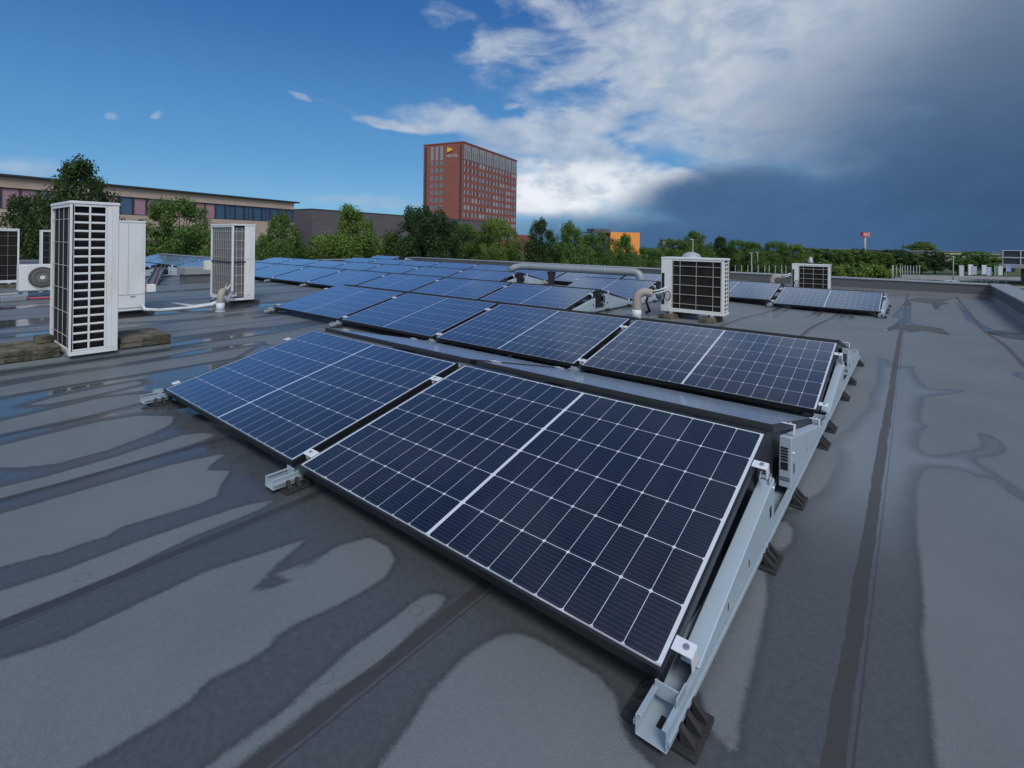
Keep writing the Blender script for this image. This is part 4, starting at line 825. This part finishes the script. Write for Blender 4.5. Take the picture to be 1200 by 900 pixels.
def hedge(label, px0, px1, d0, d1, zt, thick, seed, m, n, size, name='hedge'):
    A, B = at(px0, d0, GZ), at(px1, d1, GZ); ax = (B-A); Ln = ax.length; h = zt-GZ
    rg = random.Random(seed); C, Rr = [], []
    for i in range(int(Ln*7/h)+12):
        C.append((rg.uniform(0, Ln), rg.uniform(-thick/2, thick/2), rg.uniform(.25, .78)*h)); Rr.append(h*rg.uniform(.2, .3))
    me = leaves_mesh('foliage', C, Rr, n, size, seed, m); o = bpy.data.objects.new(name, me); COL.objects.link(o)
    o.location = A; o.rotation_euler = (0, 0, math.atan2(ax.y, ax.x)); return tag(o, label, 'hedge')
hedge('dense clipped green hedge behind the far parapet, right of the small distant unit', 962, 1048, 84, 88, -1.9, 2.0, 31, L_LIGHT, 12000, .2)
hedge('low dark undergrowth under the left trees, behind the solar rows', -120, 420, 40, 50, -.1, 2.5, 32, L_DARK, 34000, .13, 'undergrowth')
hedge('green undergrowth under the trees from the red tower to the orange building', 420, 790, 48, 54, -.2, 2.5, 33, L_MID, 28000, .13, 'undergrowth')
hedge('dark line of shrubs under the street trees above the squat unit', 770, 960, 78, 80, -1.2, 3.0, 34, L_MID, 14000, .24, 'shrub_row')
hedge('dark low hedge in front of the flags at right', 1050, 1180, 70, 66, -3.4, 1.5, 35, L_DARK, 4200, .16)
hedge('dark green hedge below the building on stilts, outside the right parapet', 1150, 1330, 52, 36, -3.3, 2.0, 36, L_DARK, 6000, .14)

# ------------------------------------------------------------------ buildings beyond
GLASS = mat('window_glass', (.020,.030,.045), .06, 0., .9)
GLASSB = worn(mat('sky_tint_glass', (.045,.085,.150), .08, 0., 1.), .8, .35, (1,1,2.5), (.3,.3,.35), .05)  # blue base colour stands in for sky reflected in the panes
GLASSP = worn(mat('pink_blind_window', (.36,.20,.25), .25), .3, .8, (1,1,.05), (.6,.5,.55), .1)
FRAME = mat('dark_window_frame', (.03,.035,.045), .45)
def brick_mat(name, a, b_, sc_=1., mortar=(.3,.27,.24)):
    m = mat(name, a, .85); t = NT(m.node_tree); b = m.node_tree.nodes['Principled BSDF']; co = t.new('ShaderNodeTexCoord').outputs['Object']
    x, y, z = t.sep(co); v = t.xyz(t.m('ADD', x, y), z, 0.); br = t.new('ShaderNodeTexBrick'); t.put(br.inputs['Vector'], v); br.inputs['Scale'].default_value = sc_
    br.inputs['Color1'].default_value = (*a, 1); br.inputs['Color2'].default_value = (*b_, 1); br.inputs['Mortar'].default_value = (*mortar, 1); br.inputs['Mortar Size'].default_value = .012
    n = t.noise(t.scalev(co, (.25,.25,.9)), 1., 6., .65)
    t.put(b.inputs['Base Color'], t.mix(t.m('MULTIPLY', t.ss(n, .4, .7), .3), br.outputs['Color'], tuple(q*.6 for q in a))); return m
def frame_of(A, B):
    """matrix with x along A->B, y pointing away from the camera side, z up"""
    ex = (B-A).normalized(); ey = Vector((-ex.y, ex.x, 0)); return Matrix(((ex.x, ey.x, 0, A.x), (ex.y, ey.y, 0, A.y), (0, 0, 1, 0), (0, 0, 0, 1)))
def building(name, label, A, B, cat='building'):
    t = thing(name, label, cat, (A.x, A.y, GZ)); M_ = frame_of(A, B); t.rotation_euler = M_.to_euler(); return t, (B-A).length
TANB = brick_mat('tan_brick', (.44,.325,.265), (.50,.38,.31), 2.2, (.46,.39,.33))
# long brick office behind the left trees
A, B = at(-170, 40.5), at(344, 80.5); t, Ln = building('brick_building', 'long low brown brick office with a ribbon of pink and blue windows, at left', A, B)
HT = 7.1-GZ; z1, z2 = 1.15+4.55-GZ, 1.15+2.45-GZ
b = MB(); b.box(0, Ln, 0, 22, 0, z2); b.box(0, Ln, 0, 22, z1, HT-.34); b.box(0, Ln, .28, 22, z2, z1); b.build('wall', TANB, t)
b = MB(); b.box(-.5, Ln+.9, -.35, 22.5, HT-.34, HT-.12); b.build('roof', worn(mat('roof_edge', (.035,.04,.05), .5), .3), t, .03)
b = MB()
nb = 30; bw = Ln/nb
for i in range(nb+1): b.box(max(0, i*bw-.09), min(Ln, i*bw+.09), .10, .28, z2, z1)
b.box(0, Ln, .10, .28, z2, z2+.10); b.box(0, Ln, .10, .28, z1-.10, z1)
b.build('window_frame', FRAME, t)
for i in range(nb):
    q = MB(); q.box(i*bw+.09, i*bw+bw-.09, .20, .26, z2+.10, z1-.10)
    fx = i*bw/Ln; pink = (i % 5 != 3) and i < 21
    q.build('window', GLASSP if pink else GLASSB, t)
    if i % 2 == 0 and not pink:
        q = MB(); q.box(i*bw+bw*.5-.03, i*bw+bw*.5+.03, .14, .20, z2+.10, z1-.10); q.build('mullion', FRAME, t)
q = MB(); q.box(0, Ln, -.012, 0, 3.1, 5.0); q.build('lower_window_band', GLASS, t)
# purple-grey clad hall
CLAD = brick_mat('purple_cladding', (.105,.092,.105), (.118,.103,.115), .55, (.085,.075,.088))
A, B = at(365, 87), at(585, 139); t, Ln = building('clad_building', 'plain purple-grey clad hall behind the bright green tree', A, B)
HT = zz(365, 245.5, 87)-GZ
b = MB(); b.box(0, Ln*.46, 0, 30, 0, HT); b.box(Ln*.46, Ln, 4.5, 30, 0, HT); b.box(Ln*.46, Ln, 0, 4.5, HT-2.6, HT); b.build('wall', CLAD, t)
b = MB(); b.box(-.05, Ln, -.05, 30, HT, HT+.18); b.build('roof_edge', worn(mat('clad_edge', (.06,.055,.06), .5), .3), t)
b = MB(); b.box(Ln*.462, Ln-.1, 4.2, 4.49, 0, HT-2.62); b.build('recess_panel', mat('dark_red_panel', (.075,.012,.015), .5), t)
b = MB(); b.box(Ln*.37, Ln*.385, -.15, -.02, 1.6, 3.3); b.build('notice_board', WHITE, t)
# red brick tower
REDB = brick_mat('red_brick', (.235,.078,.062), (.275,.094,.074), 1.1, (.25,.09,.07))
REDL = brick_mat('red_brick_gable', (.225,.062,.048), (.262,.076,.058), 1.1, (.22,.08,.06))
D0 = 215.; A, Bq = at(541.5, D0), at(604.5, 264.); t, Ln = building('hotel_tower', 'tall red brick hotel tower with rows of windows, behind the trees left of centre', A, Bq)
HT = zz(542, 166.8, D0)-GZ; DP = 20.5
Minv = frame_of(A, Bq)
b = MB(); b.box(0, Ln, 0, DP, 0, HT); wl = b.build('wall', REDB, t)
WINB = mat('tower_glass', (.10,.15,.19), .12, 0., .9); WINV = [WINB, mat('tower_glass_dark', (.035,.05,.07), .1, 0., .9), mat('tower_glass_curtain', (.30,.34,.36), .3), mat('tower_glass_mid', (.07,.105,.14), .1, 0., .9)]; wr_ = random.Random(3); WPALE = mat('window_pier', (.36,.38,.40), .5)
fl = (HT-4)/13.6; bay = Ln/8
z = HT-1.2-fl*1.75
for i in range(8):                                                    # tall top-storey bays
    q = MB(); x0 = i*bay+bay*.16; x1 = (i+1)*bay-bay*.12
    q.box(x0, x1, -.05, 0, z, HT-.6); w = q.build('top_window', WINB, t)
    q = MB(); 
    for s in (0, .33, .66, 1.): q.box(x0+(x1-x0)*s-.16, x0+(x1-x0)*s+.16, -.20, -.05, z, HT-.6)
    q.build('mullion', WPALE, w)
    q = MB(); q.box(x0+.2, x1-.2, -.12, -.05, HT-.6-fl*.8, HT-.62); q.build('panel', mat('grey_spandrel', (.20,.23,.26), .3), w)
for r in range(11):
    zr = z-(r+1)*fl
    for i in range(8):
        q = MB()
        for s in (.14, .58):
            x0 = i*bay+bay*s; q.box(x0, x0+bay*.27, -.04, 0, zr+fl*.28, zr+fl*.86)
        w = q.build('window', wr_.choice(WINV), t)
        if r < 9:
            q = MB()
            for s in (.14, .58):
                x0 = i*bay+bay*s; q.box(x0-.03, x0+bay*.10, -.09, -.04, zr+fl*.28, zr+fl*.86)
            q.build('reveal', WPALE, w)
# gable end facing left
for r in range(12):
    zr = z-r*fl; q = MB()
    for s in (.50, .62, .74): q.box(-.05, 0, DP*s, DP*(s+.07), zr+fl*.25 if r else zr, (zr+fl*.86) if r else HT-.9)
    q.build('gable_window', WINB if r else mat('gable_top_glass', (.22,.26,.30), .3), t)
q = MB(); q.box(-.05, 0, DP*.03, DP*.085, 6, HT-1.); q.box(-.05, 0, DP*.91, DP*.97, 6, HT-1.); q.build('stair_window', mat('stair_glass', (.06,.035,.04), .4), t)
b = MB(); b.box(-.15, Ln+.15, -.15, DP+.15, HT, HT+.5); b.build('coping', mat('tower_coping', (.20,.06,.045), .7), t)
def text(parent, body, size, loc, rot, m, name):
    cu = bpy.data.curves.new(name, 'FONT'); cu.body = body; cu.size = size; cu.extrude = .05; cu.align_x = 'CENTER'
    o = bpy.data.objects.new(name, cu); COL.objects.link(o); dg = bpy.context.evaluated_depsgraph_get()
    me_ = bpy.data.meshes.new_from_object(o.evaluated_get(dg)); bpy.data.objects.remove(o)
    o = bpy.data.objects.new(name, me_); COL.objects.link(o); me_.materials.append(m); o.parent = parent; o.location = loc; o.rotation_euler = rot; return o
SIGNW = mat('sign_white', (.5,.5,.5), .5)
text(t, 'HOTEL', 1.9, (-.12, DP*.27, HT-6.1), (R(90), 0, R(-90)), SIGNW, 'sign_letters')
q = MB(); yb = DP*.42; q.prism([(yb-.6, HT-3.9), (yb-3.2, HT-3.0), (yb-3.2, HT-2.4), (yb-.6, HT-1.5)], -.3, -.1, 'X'); q.build('sign_emblem', mat('sign_yellow', (.62,.50,.06), .5), t)
q = MB(); q.box(-.3, -.1, yb+.05, yb+.5, HT-5.5, HT-1.0); q.build('sign_pole', mat('sign_red', (.5,.05,.03), .5), t)
b = MB(); b.box(Ln, Ln+26, 1, 14, 0, zz(612, 275, 264)-GZ); b.build('annexe', REDB, t)
# orange building
A, B = at(715.5, 236), at(749.5, 240); t, Ln = building('orange_building', 'bright orange box-shaped building with a dark glass wing, beyond the trees', A, B)
HT = zz(716, 272, 236)-GZ; ORG = worn(mat('orange_panels', (.82,.30,.055), .55), .2, .25, (1,1,.1), (.7,.6,.5))
b = MB(); b.box(0, Ln, 0, 14, 0, HT); b.build('wall', ORG, t)
b = MB()
for i in range(1, 12): b.box(i*Ln/12-.04, i*Ln/12+.04, -.05, 0, 0, HT)
b.build('panel_joint', mat('orange_joint', (.55,.19,.04), .6), t)
b = MB(); b.box(-9.2, -.02, 1.2, 14, 0, HT-1.9); b.build('glass_wing', worn(mat('wing_glass', (.035,.045,.065), .2), .3), t)
b = MB(); b.box(-9.6, -.02, .2, 14, HT-.35, HT+.05); b.box(-7.2, 1.5, 3, 11, HT+.3, HT+1.6); b.build('roof', mat('wing_roof', (.09,.095,.11), .5), t)
b = MB()
for i in range(6): b.box(-9.0+i*1.75, -8.8+i*1.75, .9, 1.1, HT-1.9, HT-.35)
b.build('column', FRAME, t)
# low far buildings along the horizon
def far_block(label, px0, px1, d, pyt, col, name='far_building', dp=20):
    A, B = at(px0, d), at(px1, d*1.002); t, Ln = building(name, label, A, B); h = zz((px0+px1)/2, pyt, d)-GZ
    b = MB(); b.box(0, Ln, 0, dp, 0, h); b.build('wall', worn(mat('far_wall', col, .7), .3, .2), t)
    b = MB(); n = max(3, int(Ln/5))
    for i in range(n): b.box(i*Ln/n+Ln/n*.2, i*Ln/n+Ln/n*.8, -.06, 0, h*.55, h*.78)
    b.build('window_band', GLASS, t)
    b = MB(); b.box(-.3, Ln+.3, -.3, dp, h, h+.35); b.build('roof_edge', mat('far_roof', (.10,.115,.135), .6), t); return t
far_block('long low blue-grey building far behind the hedge and the sign mast', 960, 1052, 215, 293.2, (.16,.19,.235))
far_block('low far building with a dark roof below the rounded tree', 1063, 1102, 185, 295.2, (.11,.115,.12))
far_block('far cream-fronted building left of the pale flags', 1101, 1130, 195, 295.6, (.36,.33,.24))
far_block('far grey building behind the flags', 1130, 1176, 215, 296.2, (.22,.25,.29))
far_block('small dark block above the trees right of the orange building', 777, 786, 210, 281.5, (.16,.165,.17), dp=3)
# building on stilts at the right edge
A, B = at(1175, 84), at(1400, 70.5); t, Ln = building('stilt_building', 'dark building on stilts with a white grid facade at right photo edge', A, B)
zb, zt = zz(1180, 310, 84)-GZ, zz(1180, 293.3, 84)-GZ
b = MB(); b.box(.2, Ln, .3, 14, zb, zt); b.build('box', mat('stilt_dark', (.03,.035,.045), .3), t)
b = MB(); n = 9
for i in range(n+1): b.box(i*Ln/n-.07 if i else 0, i*Ln/n+.07, 0, .28, zb, zt)
for q in (0, .5, 1.): b.box(0, Ln, .02, .26, zb+(zt-zb)*q-.08 if q else zb, zb+(zt-zb)*q+.08 if q < 1 else zt+.05)
b.build('grid_facade', worn(mat('grid_pale', (.42,.45,.47), .5), .3), t)
b = MB(); b.box(-.4, Ln, -.3, 14, zb-.55, zb-.02); b.build('floor_slab', mat('slab_grey', (.22,.24,.25), .6), t)
b = MB()
for x in (2.2, 4.2): b.box(x, x+.7, 1.5, 2.4, 0, zb-.56)
b.build('stilt', mat('stilt_column', (.035,.04,.05), .6), t)
b = MB(); b.box(5.5, Ln, 5.0, 5.3, 0, zb-.56); b.build('glazed_base', mat('base_glass', (.10,.12,.13), .2), t)

# ------------------------------------------------------------------ masts, posts, flags, lamps, car
PALE = mat('pale_pole', (.28,.29,.29), .6)
P = at(1013.5, 190); t = thing('sign_mast', 'red and white sign panel on a tall pale mast above the far trees', 'sign mast', (P.x, P.y, GZ), YAW)
zt = zz(1013, 272, 190)-GZ; zl = zz(1013, 277.6, 190)-GZ
b = MB(); b.tube([(0,0,0), (0,0,zl)], .42, 12); b.build('mast', PALE, t)
b = MB(); b.box(-1.25, 1.05, -.5, .5, zl, zt); b.build('sign_panel', mat('sign_panel_red', (.55,.035,.045), .5), t)
b = MB(); b.box(1.06, 1.3, -.5, .5, zl, zt); b.box(-.8, -.45, -.56, -.51, zl+.45, zt-.35); b.box(-.15, .15, -.56, -.51, zl+.25, zt-.35); b.box(.4, .7, -.56, -.51, zl+.55, zt-.55); b.build('sign_marks', SIGNW, t)
pp = [(1046.5,311), (1051,311.5), (1055.5,310), (1058,311), (1061,311), (1064,311.5), (1067.5,311), (1071,311.5), (1074.5,311), (1078,311)]
nth = ['first', 'second', 'third', 'fourth', 'fifth', 'sixth', 'seventh', 'eighth', 'ninth', 'last']
for i, (px, py) in enumerate(pp):
    P = at(px, 76); t = thing('white_post', '%s from left of the slim white posts right of the hedge' % nth[i], 'post', (P.x, P.y, GZ), 0, 'slim white posts right of the hedge')
    b = MB(); b.tube([(0,0,0), (0,0,zz(px, py, 76)-GZ)], .045 if i else .10, 8); b.build('shaft', PALE, t); b = MB(); b.box(-.15, .15, -.15, .15, 0, .06); b.build('base', GALV, t)
for i in range(12):
    px = 862+i*6.6+(i % 3)*.8; P = at(px, 62); t = thing('railing_post', '%s from left of the short posts behind the parapet, left of the distant unit' % (['first', 'second', 'third', 'fourth', 'fifth', 'sixth', 'seventh', 'eighth', 'ninth', 'tenth', 'eleventh', 'twelfth'][i]), 'post', (P.x, P.y, GZ), 0, 'short pale posts behind the parapet')
    b = MB(); b.tube([(0,0,0), (0,0,zz(px, 312.5, 62)-GZ)], .035, 8); b.build('shaft', PALE, t); b = MB(); b.tube([(0,0,zz(px, 312.5, 62)-GZ), (0,0,zz(px, 312.5, 62)-GZ+.12)], .07, 8); b.build('cap', GALV, t)
def lamp(label, px, py, d):
    P = at(px, d); h = zz(px, py, d)-GZ; t = thing('street_lamp', label, 'street lamp', (P.x, P.y, GZ), YAW, 'slim street lamps'); b = MB(); b.tube([(0,0,0), (0,0,h*.5), (0,0,h)], [.09, .07, .05], 10); b.build('pole', PALE, t)
    b = MB(); b.box(-.35, .1, -.09, .09, h, h+.09); b.build('lamp_head', GALV, t)
lamp('slim street lamp rising behind the left side of the mushroom vent', 812, 281, 66); lamp('slim street lamp, left one of the pair right of the squat unit', 881, 297, 66); lamp('slim street lamp, right one of the pair right of the squat unit', 888, 296, 70)
lamp('tall street lamp left of the small distant unit', 924, 298, 74); lamp('tall street lamp left of the flags, behind the white car', 1117.5, 301, 76)
for i, (px, py, h_, col, lab) in enumerate([(1127,311,1.5,(.38,.4,.42),'pale flag on a short pole, nearest the white car'), (1137.5,310,1.5,(.5,.52,.57),'bright white flag, tallest of the group'), (1142,312,1.2,(.3,.33,.4),'thin grey flag just right of the bright white one'), (1153.5,310.5,1.35,(.46,.48,.54),'white flag in the middle of the group'), (1159,313,1.2,(.28,.36,.52),'bluish flag right of the middle white flag'), (1168.5,311.5,1.35,(.03,.22,.10),'green flag near the building on stilts'), (1172.5,312,1.3,(.42,.44,.44),'white flag just right of the green flag'), (1182,311,.9,(.15,.26,.5),'small blue flag under the building on stilts')]):
    d = 72; P = at(px, d); h = zz(px, py, d)-GZ; t = thing('flag', lab, 'flag', (P.x, P.y, GZ), YAW, 'flags at the right'); b = MB(); b.tube([(-.3,0,0), (-.3,0,h+.05)], .035, 8); b.build('pole', PALE, t)
    b = MB(); xs_ = np.linspace(-.27, .38, 6)
    for a, c in zip(xs_[:-1], xs_[1:]):
        b.prism([(a, .06*math.sin(a*9)), (c, .06*math.sin(c*9)), (c, .06*math.sin(c*9)+.012), (a, .06*math.sin(a*9)+.012)], h-h_*1.0, h, 'Z')
    b.build('cloth', mat('flag_cloth', col, .8), t)
# parked white car seen end-on over the parapet
P = at(1111, 70); t = thing('parked_car', 'white parked car seen over the far parapet, left of the flags', 'car', (P.x, P.y, GZ), YAW+R(78)); CW = .86
CARP = mat('car_paint', (.70,.71,.72), .25, 0., .5, .6); prof = [(-2.1,.35), (-2.12,.75), (-2.0,.95), (-1.2,1.02), (1.25,.98), (2.05,.82), (2.12,.5), (2.08,.32)]
b = MB(); b.prism(prof, -CW, CW, 'Y'); b.build('body', CARP, t, .06, 2)
b = MB(); b.prism([(-1.75,1.0), (-1.25,1.48), (.25,1.52), (1.05,1.0)], -CW*.86, CW*.86, 'Y'); b.build('cabin', CARP, t, .08, 2)
b = MB(); b.prism([(-1.45,1.05), (-1.12,1.40), (.2,1.43), (.78,1.05)], -CW*.87-.004, CW*.87+.004, 'Y'); b.build('side_window', GLASS, t)
b = MB(); b.prism([(-1.79,1.06), (-1.36,1.45), (-1.34,1.43), (-1.76,1.04)], -CW*.7, CW*.7, 'Y'); b.build('rear_window', GLASS, t)
for x in (-1.35, 1.35):
    for s in (-1, 1):
        q = MB(); q.tube([(x, s*(CW-.18), .32), (x, s*(CW+.02), .32)], .32, 20); w = q.build('wheel', RUBBER, t); q = MB(); q.tube([(x, s*(CW+.02), .32), (x, s*(CW+.03), .32)], .2, 16); q.build('rim', STEEL, w)
for s in (-1, 1):
    q = MB(); q.box(-2.14, -2.08, s*.7-.1, s*.7+.1, .72, .86); q.build('tail_light', mat('lamp_red', (.4,.02,.02), .3), t)
